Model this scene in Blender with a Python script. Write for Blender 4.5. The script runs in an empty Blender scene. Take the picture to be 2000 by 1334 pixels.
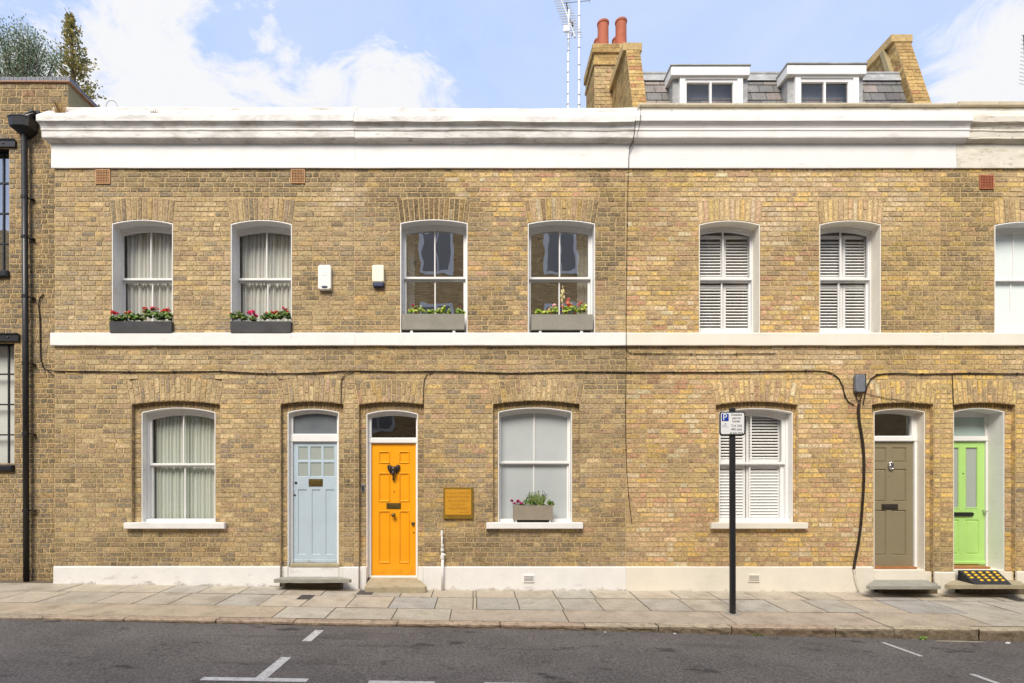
import bpy, math, random
from mathutils import Vector, noise

# ------------------------------------------------------------------ camera, sky, sun, exposure
sc = bpy.context.scene
COL = sc.collection
CX, CY, FP, D0, EYE = 934.0, 945.0, 1024.0, 8.0, 1.617
cam_d = bpy.data.cameras.new("camera")
cam = bpy.data.objects.new("camera", cam_d); COL.objects.link(cam)
cam.location = (0, -D0, EYE); cam.rotation_euler = (math.radians(90), 0, 0)
cam_d.sensor_width = 36; cam_d.lens = FP / 2000 * 36
cam_d.shift_x = (1000 - CX) / 2000; cam_d.shift_y = (CY - 667) / 2000
cam_d.clip_start = .05; cam_d.clip_end = 3000
sc.camera = cam
sc.view_settings.view_transform = 'Standard'; sc.view_settings.look = 'None'
sc.view_settings.gamma = 1; sc.view_settings.use_curve_mapping = False
sc.view_settings.exposure = 1.02

SUN_EL, SUN_AZ = math.radians(48), math.radians(-19)   # azimuth measured from -y (street side), negative = left
sdir = Vector((math.sin(SUN_AZ) * math.cos(SUN_EL), -math.cos(SUN_AZ) * math.cos(SUN_EL), math.sin(SUN_EL)))
sun_d = bpy.data.lights.new("sun", 'SUN'); sun_d.energy = 2.4; sun_d.angle = math.radians(28)
sun_d.color = (1, .915, .78)
sun = bpy.data.objects.new("sun", sun_d); COL.objects.link(sun)
sun.rotation_euler = sdir.to_track_quat('Z', 'Y').to_euler(); sun.location = sdir * 40

world = bpy.data.worlds.new("World"); sc.world = world; world.use_nodes = True
nt = world.node_tree; N = nt.nodes; K = nt.links
bg = N['Background']; bg.inputs['Strength'].default_value = .14
sky = N.new('ShaderNodeTexSky'); sky.sky_type = 'NISHITA'; sky.sun_disc = False
sky.sun_elevation = SUN_EL; sky.sun_rotation = math.pi + SUN_AZ * -1
sky.air_density = 1.0; sky.dust_density = 1.0; sky.ozone_density = 1.0
tc = N.new('ShaderNodeTexCoord')
def wmath(op, a, b=None, clamp=False):
    n = N.new('ShaderNodeMath'); n.operation = op; n.use_clamp = clamp
    for i, v in enumerate((a, b)):
        if v is None: continue
        if isinstance(v, (int, float)): n.inputs[i].default_value = v
        else: K.new(v, n.inputs[i])
    return n.outputs[0]
def wnoise(scale, detail, rough, sx=(1, 1, 1), dist=0.0):
    mp = N.new('ShaderNodeMapping'); mp.inputs['Scale'].default_value = sx
    K.new(tc.outputs['Generated'], mp.inputs[0])
    n = N.new('ShaderNodeTexNoise'); n.inputs['Scale'].default_value = scale
    n.inputs['Detail'].default_value = detail; n.inputs['Roughness'].default_value = rough
    n.inputs['Distortion'].default_value = dist
    K.new(mp.outputs[0], n.inputs['Vector']); return n.outputs['Fac']
acc = None
# cloud banks: direction, angular radius, weight
for (px, py, rad, wgt) in [(40, 90, .26, .3), (260, 130, .2, .44), (330, 60, .1, .25), (420, 200, .14, .3), (540, 190, .12, .32), (720, 180, .1, .3), (235, 15, .07, -.3), (640, 195, .14, .46), (800, 120, .09, .36), (870, 190, .1, .42), (90, 60, .07, -.3),
                           (690, 50, .15, -.3), (470, 110, .08, -.32), (1010, 60, .22, -.4), (1500, 60, .3, -.16), (1950, 175, .11, .75),
                           (1880, 90, .2, .1), (1290, 60, .12, .08)]:
    d = Vector(((px - CX) / FP, 1, (CY - py) / FP)).normalized()
    vd = N.new('ShaderNodeVectorMath'); vd.operation = 'DISTANCE'
    K.new(tc.outputs['Generated'], vd.inputs[0]); vd.inputs[1].default_value = d
    t = wmath('DIVIDE', vd.outputs['Value'], rad)
    t = wmath('SUBTRACT', 1.0, t, True)
    t = wmath('MULTIPLY', t, wgt)
    acc = t if acc is None else wmath('ADD', acc, t)
n1 = wnoise(7.0, 12, .66, (.8, 1, 1.5), .55)
n2 = wnoise(3.0, 6, .6, (1.0, 1, 2.2), .6)
dens = wmath('ADD', acc, wmath('MULTIPLY', wmath('SUBTRACT', n1, .5), 2.6))
dens = wmath('ADD', dens, .03)
cl = N.new('ShaderNodeMapRange'); cl.interpolation_type = 'SMOOTHSTEP'
cl.inputs['From Min'].default_value = .04; cl.inputs['From Max'].default_value = .56
K.new(dens, cl.inputs['Value'])
veil = wmath('MULTIPLY', n2, .62)
cfac = wmath('MAXIMUM', cl.outputs[0], veil, True)
mixs = N.new('ShaderNodeMix'); mixs.data_type = 'RGBA'
hz = N.new('ShaderNodeMix'); hz.data_type = 'RGBA'; hz.inputs['Factor'].default_value = .84
K.new(sky.outputs[0], hz.inputs['A']); hz.inputs['B'].default_value = (1.62, 2.32, 3.95, 1)
K.new(cfac, mixs.inputs['Factor']); K.new(hz.outputs['Result'], mixs.inputs['A'])
mixs.inputs['B'].default_value = (3.3, 3.32, 3.4, 1)
K.new(mixs.outputs['Result'], bg.inputs['Color'])

# ------------------------------------------------------------------ helpers
def X(px, d=0.0): return (px - CX) / FP * (D0 + d)
def Z(py, d=0.0): return EYE + (CY - py) / FP * (D0 + d)
def S(r, g, b):
    f = lambda c: (c / 255 / 12.92) if c <= 10.3 else ((c / 255 + .055) / 1.055) ** 2.4
    return (f(r), f(g), f(b))
def vary(c, rnd, a=.08):
    k = 1 + rnd.uniform(-a, a); return tuple(max(0, v * k * (1 + rnd.uniform(-a, a) * .25)) for v in c)
def mixc(a, b, t): return tuple(a[i] * (1 - t) + b[i] * t for i in range(3))
def ns(x, y, s=1.0, o=0.0): return noise.noise(Vector((x * s + o, y * s - o, o * 1.7)))

class MB:
    def __init__(s): s.v = []; s.f = []; s.m = []; s.c = []
    def face(s, pts, m=0, c=None):
        n = len(s.v); s.v.extend(tuple(p) for p in pts); s.f.append(tuple(range(n, n + len(pts)))); s.m.append(m); s.c.append(c)
    def idx(s, pts): n = len(s.v); s.v.extend(tuple(p) for p in pts); return n
    def fi(s, ids, m=0, c=None): s.f.append(tuple(ids)); s.m.append(m); s.c.append(c)
    def box(s, x0, x1, y0, y1, z0, z1, m=0, c=None, b=0.0):
        if b <= 0:
            n = s.idx([(x0, y0, z0), (x1, y0, z0), (x1, y1, z0), (x0, y1, z0), (x0, y0, z1), (x1, y0, z1), (x1, y1, z1), (x0, y1, z1)])
            for q in ((0, 1, 5, 4), (1, 2, 6, 5), (2, 3, 7, 6), (3, 0, 4, 7), (4, 5, 6, 7), (3, 2, 1, 0)): s.fi([n + i for i in q], m, c)
            return
        # chamfered box: rings along y (front chamfer) and chamfered edges all round
        r = []
        for (yy, i) in ((y0, b), (y0 + b, 0), (y1 - b, 0), (y1, b)):
            r.append([(x0 + i + (b if False else 0), yy, z0 + i), (x1 - i, yy, z0 + i), (x1 - i, yy, z1 - i), (x0 + i, yy, z1 - i)])
        n = s.idx([p for q in r for p in q])
        s.fi([n, n + 1, n + 2, n + 3], m, c); s.fi([n + 15, n + 14, n + 13, n + 12], m, c)
        for k in range(3):
            for j in range(4):
                a = n + 4 * k + j; bb = n + 4 * k + (j + 1) % 4
                s.fi([a, a + 4, bb + 4, bb], m, c)
    def prism(s, poly, y0, y1, m=0, c=None):
        n = len(poly); i = s.idx([(p[0], y0, p[1]) for p in poly] + [(p[0], y1, p[1]) for p in poly])
        s.fi([i + k for k in range(n)], m, c); s.fi([i + n + k for k in reversed(range(n))], m, c)
        for k in range(n): s.fi([i + k, i + n + k, i + n + (k + 1) % n, i + (k + 1) % n], m, c)
    def tube(s, pts, r, seg=8, m=0, c=None, caps=True):
        pts = [Vector(p) for p in pts]; rings = []
        rr = r if isinstance(r, (list, tuple)) else [r] * len(pts)
        up = Vector((.13, .31, .94))
        for k, p in enumerate(pts):
            t = (pts[min(k + 1, len(pts) - 1)] - pts[max(k - 1, 0)]).normalized()
            a = t.cross(up)
            if a.length < .05: a = t.cross(Vector((1, 0, 0)))
            a.normalize(); b = t.cross(a).normalized()
            rings.append(s.idx([p + a * (rr[k] * math.cos(2 * math.pi * j / seg)) + b * (rr[k] * math.sin(2 * math.pi * j / seg)) for j in range(seg)]))
        for k in range(len(rings) - 1):
            for j in range(seg):
                s.fi([rings[k] + j, rings[k] + (j + 1) % seg, rings[k + 1] + (j + 1) % seg, rings[k + 1] + j], m, c)
        if caps:
            s.fi([rings[0] + j for j in reversed(range(seg))], m, c); s.fi([rings[-1] + j for j in range(seg)], m, c)
    def lathe(s, prof, o, axis='z', seg=20, m=0, c=None):
        rings = []
        for (r, h) in prof:
            pts = []
            for j in range(seg):
                a = 2 * math.pi * j / seg; u, v = r * math.cos(a), r * math.sin(a)
                if axis == 'z': pts.append((o[0] + u, o[1] + v, o[2] + h))
                else: pts.append((o[0] + u, o[1] - h, o[2] + v))
            rings.append(s.idx(pts))
        for k in range(len(rings) - 1):
            for j in range(seg): s.fi([rings[k] + j, rings[k] + (j + 1) % seg, rings[k + 1] + (j + 1) % seg, rings[k + 1] + j], m, c)
        s.fi([rings[-1] + j for j in range(seg)], m, c); s.fi([rings[0] + j for j in reversed(range(seg))], m, c)
    def blob(s, o, r, rnd, jit=.15, seg=8, rings=5, m=0, c=None):
        rr = r if isinstance(r, tuple) else (r, r, r); ids = []
        for i in range(1, rings):
            th = math.pi * i / rings; pts = []
            for j in range(seg):
                a = 2 * math.pi * j / seg; k = 1 + rnd.uniform(-jit, jit)
                pts.append((o[0] + rr[0] * k * math.sin(th) * math.cos(a), o[1] + rr[1] * k * math.sin(th) * math.sin(a), o[2] + rr[2] * k * math.cos(th)))
            ids.append(s.idx(pts))
        t = s.idx([(o[0], o[1], o[2] + rr[2])]); b = s.idx([(o[0], o[1], o[2] - rr[2])])
        for j in range(seg):
            s.fi([t, ids[0] + j, ids[0] + (j + 1) % seg], m, c); s.fi([b, ids[-1] + (j + 1) % seg, ids[-1] + j], m, c)
        for k in range(len(ids) - 1):
            for j in range(seg): s.fi([ids[k] + j, ids[k + 1] + j, ids[k + 1] + (j + 1) % seg, ids[k] + (j + 1) % seg], m, c)
    def build(s, name, mats, parent=None, smooth=False, **props):
        me = bpy.data.meshes.new(name)
        org = Vector(parent['_o']) if parent is not None else (Vector(props.pop('origin')) if 'origin' in props else Vector((0, 0, 0)))
        me.from_pydata([(p[0] - org.x, p[1] - org.y, p[2] - org.z) for p in s.v], [], s.f)
        if not isinstance(mats, (list, tuple)): mats = [mats]
        for m in mats: me.materials.append(m)
        if len(mats) > 1: me.polygons.foreach_set('material_index', s.m)
        if any(c is not None for c in s.c):
            at = me.color_attributes.new('Col', 'FLOAT_COLOR', 'CORNER'); buf = []
            for f, c in zip(s.f, s.c):
                c = c or (1, 1, 1); buf.extend((c[0], c[1], c[2], 1.0) * len(f))
            at.data.foreach_set('color', buf)
        if smooth: me.polygons.foreach_set('use_smooth', [True] * len(s.f))
        me.update()
        o = bpy.data.objects.new(name, me); COL.objects.link(o)
        if parent is not None: o.parent = parent
        else: o.location = org
        o['_o'] = tuple(org)
        for k, v in props.items(): o[k] = v
        return o
def thing(name, label, cat, loc, group=None):
    o = bpy.data.objects.new(name, None); COL.objects.link(o); o.location = loc; o.empty_display_size = .1
    o['_o'] = tuple(loc); o['label'] = label; o['category'] = cat
    if group: o['group'] = group
    return o

# ------------------------------------------------------------------ materials
def mat(name, col=(.5, .5, .5), rough=.7, metal=0.0, attr=False, var=None, bump=None, dirt=None, spec=None, fine=None, transl=0.0, zdirt=None):
    m = bpy.data.materials.new(name); m.use_nodes = True; t = m.node_tree; n = t.nodes; k = t.links
    p = n['Principled BSDF']; p.inputs['Roughness'].default_value = rough; p.inputs['Metallic'].default_value = metal
    if spec is not None: p.inputs['Specular IOR Level'].default_value = spec
    geo = n.new('ShaderNodeNewGeometry')
    def nz(scale, detail=4, sx=(1, 1, 1), rg=.6):
        mp = n.new('ShaderNodeMapping'); mp.inputs['Scale'].default_value = sx; k.new(geo.outputs['Position'], mp.inputs[0])
        q = n.new('ShaderNodeTexNoise'); q.inputs['Scale'].default_value = scale; q.inputs['Detail'].default_value = detail; q.inputs['Roughness'].default_value = rg
        k.new(mp.outputs[0], q.inputs['Vector']); return q.outputs['Fac']
    if attr:
        a = n.new('ShaderNodeAttribute'); a.attribute_name = 'Col'; cur = a.outputs['Color']
    else:
        r = n.new('ShaderNodeRGB'); r.outputs[0].default_value = (*col, 1); cur = r.outputs[0]
    def mul(cur, fac, lo, hi, f0=.3, f1=.7):
        mr = n.new('ShaderNodeMapRange'); mr.inputs['From Min'].default_value = f0; mr.inputs['From Max'].default_value = f1
        mr.inputs['To Min'].default_value = lo; mr.inputs['To Max'].default_value = hi; k.new(fac, mr.inputs['Value'])
        mx = n.new('ShaderNodeMix'); mx.data_type = 'RGBA'; mx.blend_type = 'MULTIPLY'; mx.inputs['Factor'].default_value = 1
        k.new(cur, mx.inputs['A']); k.new(mr.outputs[0], mx.inputs['B']); return mx.outputs['Result']
    if var: # (scale, lo, hi)
        cur = mul(cur, nz(var[0]), var[1], var[2])
    if fine:
        cur = mul(cur, nz(fine[0], 3), fine[1], fine[2], fine[3] if len(fine) > 3 else .3, fine[4] if len(fine) > 4 else .7)
    if dirt: # list of (color, scale, sx, f0, f1, amount)
        for (dc, s, sx, f0, f1, am) in dirt:
            mr = n.new('ShaderNodeMapRange'); mr.inputs['From Min'].default_value = f0; mr.inputs['From Max'].default_value = f1
            mr.inputs['To Min'].default_value = 0; mr.inputs['To Max'].default_value = am; k.new(nz(s, 8, sx, .65), mr.inputs['Value'])
            mx = n.new('ShaderNodeMix'); mx.data_type = 'RGBA'; k.new(mr.outputs[0], mx.inputs['Factor'])
            k.new(cur, mx.inputs['A']); mx.inputs['B'].default_value = (*dc, 1); cur = mx.outputs['Result']
    if zdirt: # splash dirt: colour, z low, z high, amount, noise scale
        dc, za_, zb_, am, s_ = zdirt; sp = n.new('ShaderNodeSeparateXYZ'); k.new(geo.outputs['Position'], sp.inputs[0])
        mr = n.new('ShaderNodeMapRange'); mr.inputs['From Min'].default_value = zb_; mr.inputs['From Max'].default_value = za_; mr.inputs['To Min'].default_value = -.25; mr.inputs['To Max'].default_value = .32; k.new(sp.outputs[2], mr.inputs['Value'])
        ad = n.new('ShaderNodeMath'); ad.operation = 'ADD'; k.new(mr.outputs[0], ad.inputs[0]); k.new(nz(s_, 8, (1, 1, 1.3), .7), ad.inputs[1])
        m2 = n.new('ShaderNodeMapRange'); m2.inputs['From Min'].default_value = .56; m2.inputs['From Max'].default_value = .74; m2.inputs['To Max'].default_value = am; k.new(ad.outputs[0], m2.inputs['Value'])
        mx = n.new('ShaderNodeMix'); mx.data_type = 'RGBA'; k.new(m2.outputs[0], mx.inputs['Factor']); k.new(cur, mx.inputs['A']); mx.inputs['B'].default_value = (*dc, 1); cur = mx.outputs['Result']
    k.new(cur, p.inputs['Base Color'])
    if bump:
        b = n.new('ShaderNodeBump'); b.inputs['Strength'].default_value = bump[1]; b.inputs['Distance'].default_value = bump[2] if len(bump) > 2 else .004
        k.new(nz(bump[0], 5), b.inputs['Height']); k.new(b.outputs[0], p.inputs['Normal'])
    if transl:
        tr = n.new('ShaderNodeBsdfTranslucent'); k.new(cur, tr.inputs['Color'])
        ms = n.new('ShaderNodeMixShader'); ms.inputs[0].default_value = transl
        k.new(p.outputs[0], ms.inputs[1]); k.new(tr.outputs[0], ms.inputs[2]); k.new(ms.outputs[0], n['Material Output'].inputs['Surface'])
    return m
def glass(name, refl=.22, tint=(1, 1, 1), rough=0.0, wave=.0):
    m = bpy.data.materials.new(name); m.use_nodes = True; t = m.node_tree; n = t.nodes; k = t.links
    n.remove(n['Principled BSDF'])
    gl = n.new('ShaderNodeBsdfGlossy'); gl.inputs['Roughness'].default_value = rough
    tr = n.new('ShaderNodeBsdfTransparent'); tr.inputs['Color'].default_value = (*tint, 1)
    fr = n.new('ShaderNodeLayerWeight'); fr.inputs['Blend'].default_value = .5
    pw = n.new('ShaderNodeMath'); pw.operation = 'POWER'; pw.inputs[1].default_value = 5; k.new(fr.outputs['Facing'], pw.inputs[0])
    ad = n.new('ShaderNodeMath'); ad.operation = 'ADD'; ad.inputs[1].default_value = refl; ad.use_clamp = True
    k.new(pw.outputs[0], ad.inputs[0])
    ms = n.new('ShaderNodeMixShader'); k.new(ad.outputs[0], ms.inputs[0]); k.new(tr.outputs[0], ms.inputs[1]); k.new(gl.outputs[0], ms.inputs[2])
    k.new(ms.outputs[0], n['Material Output'].inputs['Surface'])
    if wave:
        geo = n.new('ShaderNodeNewGeometry'); q = n.new('ShaderNodeTexNoise'); q.inputs['Scale'].default_value = 3.2; q.inputs['Detail'].default_value = 1
        b = n.new('ShaderNodeBump'); b.inputs['Strength'].default_value = wave; b.inputs['Distance'].default_value = .02
        k.new(geo.outputs['Position'], q.inputs['Vector']); k.new(q.outputs['Fac'], b.inputs['Height']); k.new(b.outputs[0], gl.inputs['Normal'])
    return m
GR = S(60, 52, 42); GR2 = S(120, 105, 85)
M = {}
M['brick'] = mat('stock_brick', attr=True, rough=.92, fine=(30, .58, 1.36), var=(11, .82, 1.15), bump=(80, .8, .005), spec=.2,
                 dirt=[(S(50, 40, 30), 38, (1, 1, 1), .64, .71, .8), (S(208, 182, 136), 30, (1, 1, 1.6), .52, .66, .6), (S(92, 78, 60), 20, (1, 1, 2.6), .6, .7, .5)])
M['mortar'] = mat('lime_mortar', col=S(204, 178, 134), rough=.95, fine=(40, .5, 1.15), var=(5, .82, 1.15), bump=(80, .4, .003), spec=.1)
M['stucco'] = mat('white_painted_stucco', col=(.81, .795, .765), rough=.6, var=(3, .94, 1.03), bump=(14, .3, .012), dirt=[(GR2, 3.0, (.7, 1, 2.4), .6, .8, .35), (S(150, 138, 118), 14, (1.6, 1, .5), .62, .76, .3)], zdirt=(S(140, 124, 98), -.05, .12, .6, 7))
M['stucco_base'] = mat('white_painted_plinth', col=(.80, .79, .765), rough=.65, var=(3, .94, 1.03), bump=(12, .35, .012), dirt=[(S(150, 134, 106), 5.0, (.6, 1, 1.6), .58, .74, .5)], zdirt=(S(110, 92, 64), -.02, .24, .85, 4.5))
M['stucco_old'] = mat('weathered_white_stucco', col=(.79, .775, .74), rough=.7, var=(2.2, .9, 1.03), bump=(10, .35, .015),
                      dirt=[(S(150, 142, 128), 2.6, (.9, 1, 3.0), .46, .7, .6), (S(88, 80, 68), 7.0, (.8, 1, 3.0), .6, .74, .7)])
M['cream'] = mat('cream_painted_stucco', col=(.80, .745, .635), rough=.65, var=(3, .95, 1.03), bump=(12, .25, .01), dirt=[(GR2, 3.4, (.7, 1, 2.4), .6, .82, .3), (S(160, 140, 105), 14, (1.6, 1, .5), .64, .78, .3)], zdirt=(S(150, 126, 90), -.1, .1, .6, 7))
M['cream_old'] = mat('stained_cream_stucco', col=(.72, .675, .57), rough=.75, var=(2.2, .88, 1.05), bump=(10, .35, .015),
                     dirt=[(S(150, 128, 88), 4.0, (.6, 1, 2.4), .5, .74, .6), (S(70, 60, 45), 16.0, (.6, 1, 1.4), .6, .7, .75)])
M['coping'] = mat('weathered_stone_coping', col=S(205, 192, 165), rough=.85, var=(3, .8, 1.05), bump=(30, .4, .006), dirt=[(S(110, 98, 78), 8.0, (.4, 1, 1.5), .56, .72, .5)])
M['joinery'] = mat('white_gloss_joinery', col=(.80, .795, .78), rough=.35, var=(4, .96, 1.02), bump=(20, .06))
M['joinery2'] = mat('satin_white_joinery', col=(.80, .795, .785), rough=.45, var=(4, .96, 1.02))
M['shutter'] = mat('white_shutter_paint', col=(.81, .805, .79), rough=.5)
M['glass'] = glass('window_glass', .07, wave=.08)
M['glass_wavy'] = glass('old_wavy_glass', .55, wave=.075)
M['glass_dark'] = glass('fanlight_glass', .2, (.8, .82, .82), wave=.06)
M['frost'] = mat('frosted_window_film', col=S(180, 186, 187), rough=.32, var=(1.2, .93, 1.05))
M['frostd'] = mat('grey_screened_glass', col=S(112, 118, 124), rough=.15, var=(1.5, .8, 1.15))
M['frost2'] = mat('frosted_green_glass', col=S(172, 190, 186), rough=.25, var=(1.2, .93, 1.05))
M['frost3'] = mat('obscured_door_glass', col=S(160, 168, 162), rough=.25, fine=(120, .9, 1.08))
M['blindw'] = mat('pale_window_blind', col=S(222, 232, 230), rough=.6)
M['curtain'] = mat('linen_curtain', col=S(236, 236, 228), rough=.9, transl=.35, spec=.05)
M['curtain_g'] = mat('pale_green_curtain', col=S(226, 232, 220), rough=.9, transl=.35, spec=.05)
M['curtain_b'] = mat('pale_blue_curtain', col=S(205, 222, 232), rough=.9, transl=.3, spec=.05)
M['room'] = mat('room_plaster', col=S(150, 138, 120), rough=.9)
M['blue'] = mat('pale_blue_door_paint', col=S(182, 198, 210), rough=.4, var=(3, .92, 1.03), bump=(25, .1), zdirt=(S(120, 112, 96), .3, .6, .5, 9))
M['yellow'] = mat('orange_yellow_door_paint', col=(.90, .37, .010), rough=.28, var=(3, .94, 1.03), bump=(18, .1), zdirt=(S(190, 120, 30), .15, .45, .45, 9))
M['olive'] = mat('olive_grey_door_paint', col=S(136, 126, 102), rough=.36, var=(3, .93, 1.04), bump=(18, .1))
M['lime'] = mat('lime_green_door_paint', col=S(172, 214, 124), rough=.32, var=(3, .95, 1.03), bump=(18, .1))
M['brass'] = mat('aged_brass', col=S(122, 104, 60), rough=.42, metal=.8, var=(20, .75, 1.1))
M['pewter'] = mat('dark_pewter', col=S(70, 62, 56), rough=.45, metal=.5, var=(40, .7, 1.2))
M['chrome'] = mat('chrome', col=(.72, .72, .7), rough=.15, metal=1)
M['iron'] = mat('black_painted_iron', col=S(34, 34, 36), rough=.4, var=(8, .8, 1.3), bump=(30, .1))
M['black'] = mat('black_plastic', col=S(28, 28, 28), rough=.5)
M['cable'] = mat('cable_sheath', col=S(52, 43, 34), rough=.6, spec=.2)
M['grey_pl'] = mat('grey_junction_plastic', col=S(112, 116, 124), rough=.5, var=(20, .85, 1.1))
M['white_pl'] = mat('ivory_plastic', col=S(238, 236, 226), rough=.4)
M['cream_pl'] = mat('cream_plastic', col=S(246, 238, 212), rough=.4)
M['navy'] = mat('navy_plastic', col=S(48, 58, 88), rough=.35)
M['terracotta'] = mat('terracotta', col=S(198, 152, 108), rough=.85, var=(20, .8, 1.1), bump=(40, .3))
M['pot'] = mat('red_clay_chimney_pot', col=S(176, 98, 70), rough=.8, var=(7, .82, 1.1), bump=(30, .25))
M['redvent'] = mat('red_terracotta_grille', col=S(178, 106, 74), rough=.85, var=(20, .8, 1.1))
M['dark'] = mat('dark_void', col=S(24, 20, 17), rough=.9)
M['slate'] = mat('roof_slate', attr=True, rough=.55, fine=(30, .8, 1.2), var=(4, .8, 1.2), bump=(20, .3))
M['lead'] = mat('grey_lead_sheet', col=S(158, 158, 156), rough=.5, var=(4, .82, 1.12), bump=(8, .3, .01), dirt=[(S(205, 210, 212), 6, (1, 1, 2), .5, .7, .6)])
M['stone'] = mat('worn_york_stone', col=S(172, 160, 132), rough=.9, var=(5, .85, 1.1), fine=(60, .85, 1.12), bump=(40, .5, .006), dirt=[(S(110, 100, 78), 7, (1, 1, 1), .56, .72, .5)])
M['stone_g'] = mat('grey_slab_stone', col=S(160, 158, 146), rough=.9, var=(5, .85, 1.1), fine=(60, .85, 1.12), bump=(40, .5, .006), dirt=[(S(105, 100, 88), 7, (1, 1, 1), .58, .74, .4)])
M['paving'] = mat('stone_paving', attr=True, rough=.88, var=(3.0, .86, 1.1), fine=(60, .78, 1.2), bump=(50, .5, .005),
                  dirt=[(S(120, 106, 84), 3.2, (1, 1, 1), .5, .74, .55), (S(70, 62, 52), 24, (1, 1, 1), .66, .74, .6), (S(214, 206, 190), 40, (1, 1, 1), .7, .75, .5)])
M['kerb'] = mat('granite_kerb', attr=True, rough=.85, var=(5, .78, 1.15), fine=(70, .72, 1.22), bump=(16, .8, .02),
                dirt=[(S(80, 66, 48), 14, (1, 1, 1.6), .5, .68, .65)])
M['asphalt'] = mat('asphalt', col=(.138, .124, .113), rough=.92, var=(1.1, .78, 1.18), fine=(48, .4, 1.65), bump=(90, .9, .008),
                   dirt=[(S(50, 47, 46), 2.1, (1, 1.6, 1), .6, .66, .8), (S(64, 60, 58), .8, (.35, 3.2, 1), .58, .7, .6), (S(170, 164, 154), 60, (1, 1, 1), .68, .74, .7), (S(122, 114, 106), 1.3, (.6, 1.5, 1), .55, .75, .35)])
M['paint'] = mat('road_paint', col=(.66, .65, .62), rough=.7, var=(12, .84, 1.05), fine=(60, .8, 1.08), dirt=[(S(112, 106, 100), 26, (1, 1, 1), .56, .66, .8)])
M['ground'] = mat('far_ground', col=S(110, 105, 95), rough=.95, var=(.3, .8, 1.1))
M['leaf'] = mat('leaf', attr=True, rough=.55, transl=.25, spec=.3)
M['petal'] = mat('petal', attr=True, rough=.6, transl=.2, spec=.2)
M['bark'] = mat('bark', col=S(96, 80, 62), rough=.9, var=(20, .7, 1.2))
M['soil'] = mat('potting_soil', col=S(50, 38, 28), rough=1)
M['trough'] = mat('charcoal_trough', col=S(62, 62, 64), rough=.55, var=(6, .75, 1.25), bump=(15, .3, .008))
M['greybox'] = mat('grey_painted_wood', col=S(142, 138, 126), rough=.7, var=(4, .86, 1.08), fine=(40, .9, 1.08), bump=(30, .25))
M['concbox'] = mat('taupe_fibre_planter', col=S(146, 136, 120), rough=.8, var=(9, .9, 1.08), bump=(40, .3))
M['plaque_f'] = mat('plaque_frame_bronze', col=S(140, 108, 32), rough=.5, metal=.25, var=(8, .85, 1.1))
M['plaque'] = mat('plaque_ochre', col=S(205, 148, 38), rough=.5, metal=.1, var=(9, .93, 1.05))
M['plaque_t'] = mat('plaque_lettering', col=S(160, 110, 24), rough=.5)
M['sign'] = mat('white_sign_face', col=(.80, .80, .80), rough=.4)
M['signblk'] = mat('sign_black', col=S(28, 28, 30), rough=.5)
M['signblue'] = mat('sign_blue', col=S(24, 60, 158), rough=.4)
M['signgreen'] = mat('sign_green', col=S(50, 110, 60), rough=.4)
M['rubber'] = mat('black_rubber', col=S(42, 42, 45), rough=.75, var=(12, .8, 1.2), bump=(60, .3))
M['ylw'] = mat('yellow_marker', col=S(240, 190, 30), rough=.5)
M['wood'] = mat('hardwood_threshold', col=S(158, 106, 62), rough=.55, var=(9, .8, 1.15))
M['alu'] = mat('aluminium_mast', col=S(222, 224, 226), rough=.35, metal=.2)
M['aband'] = mat('grey_band', col=S(120, 122, 124), rough=.5)
M['steelw'] = mat('black_steel_window', col=S(40, 42, 46), rough=.4)
M['roller'] = mat('pale_interior_blind', col=S(204, 206, 200), rough=.8)
M['straw'] = mat('dry_grass', attr=True, rough=.9, transl=.2)
M['render'] = mat('cement_render', col=S(160, 146, 108), rough=.9, var=(5, .8, 1.12), bump=(20, .4, .006))
M['wcap'] = mat('sandy_brick_cap', col=S(196, 168, 116), rough=.9, var=(9, .78, 1.1), fine=(40, .8, 1.15))
M['footing'] = mat('dirty_mortar', col=S(104, 92, 72), rough=.95, fine=(30, .6, 1.2))
M['bluebrick'] = mat('blue_engineering_brick', attr=True, rough=.6, fine=(50, .8, 1.15))
M['tile'] = mat('creasing_tile', col=S(184, 136, 100), rough=.8, var=(9, .8, 1.1))
M['roofing'] = mat('roof_felt', col=S(110, 110, 108), rough=.9)
M['iron_cover'] = mat('cast_iron_cover', col=S(92, 88, 84), rough=.6, metal=.2, fine=(60, .7, 1.2))

# ------------------------------------------------------------------ brickwork
PAL_A = [((176, 148, 98), 4), ((190, 162, 110), 5), ((160, 132, 90), 4), ((206, 178, 124), 3), ((146, 120, 84), 3), ((196, 160, 88), 2), ((134, 116, 90), 2), ((180, 142, 104), 1), ((112, 98, 80), 1)]
PAL_B = [((172, 140, 86), 4), ((188, 156, 98), 4), ((154, 124, 78), 4), ((204, 168, 102), 3), ((136, 112, 74), 3), ((206, 162, 72), 3), ((124, 104, 80), 2), ((178, 130, 92), 2), ((104, 88, 66), 1)]
PAL_C = [((204, 166, 100), 5), ((218, 180, 104), 4), ((190, 146, 98), 4), ((216, 178, 130), 3), ((206, 150, 104), 2), ((222, 176, 72), 3), ((168, 132, 92), 2), ((188, 124, 88), 1), ((222, 200, 160), 2)]
PAL_D = [((200, 164, 86), 5), ((214, 176, 92), 4), ((176, 140, 80), 4), ((222, 180, 66), 3), ((156, 124, 78), 2), ((204, 156, 96), 1)]
PAL_N = [((184, 150, 92), 4), ((160, 128, 82), 4), ((124, 106, 84), 4), ((108, 96, 80), 3), ((196, 158, 90), 2), ((150, 122, 80), 3)]
PAL_NU = [((186, 152, 98), 4), ((170, 132, 84), 4), ((152, 124, 88), 3), ((196, 160, 100), 3), ((178, 112, 70), 1), ((120, 102, 80), 2)]
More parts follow.
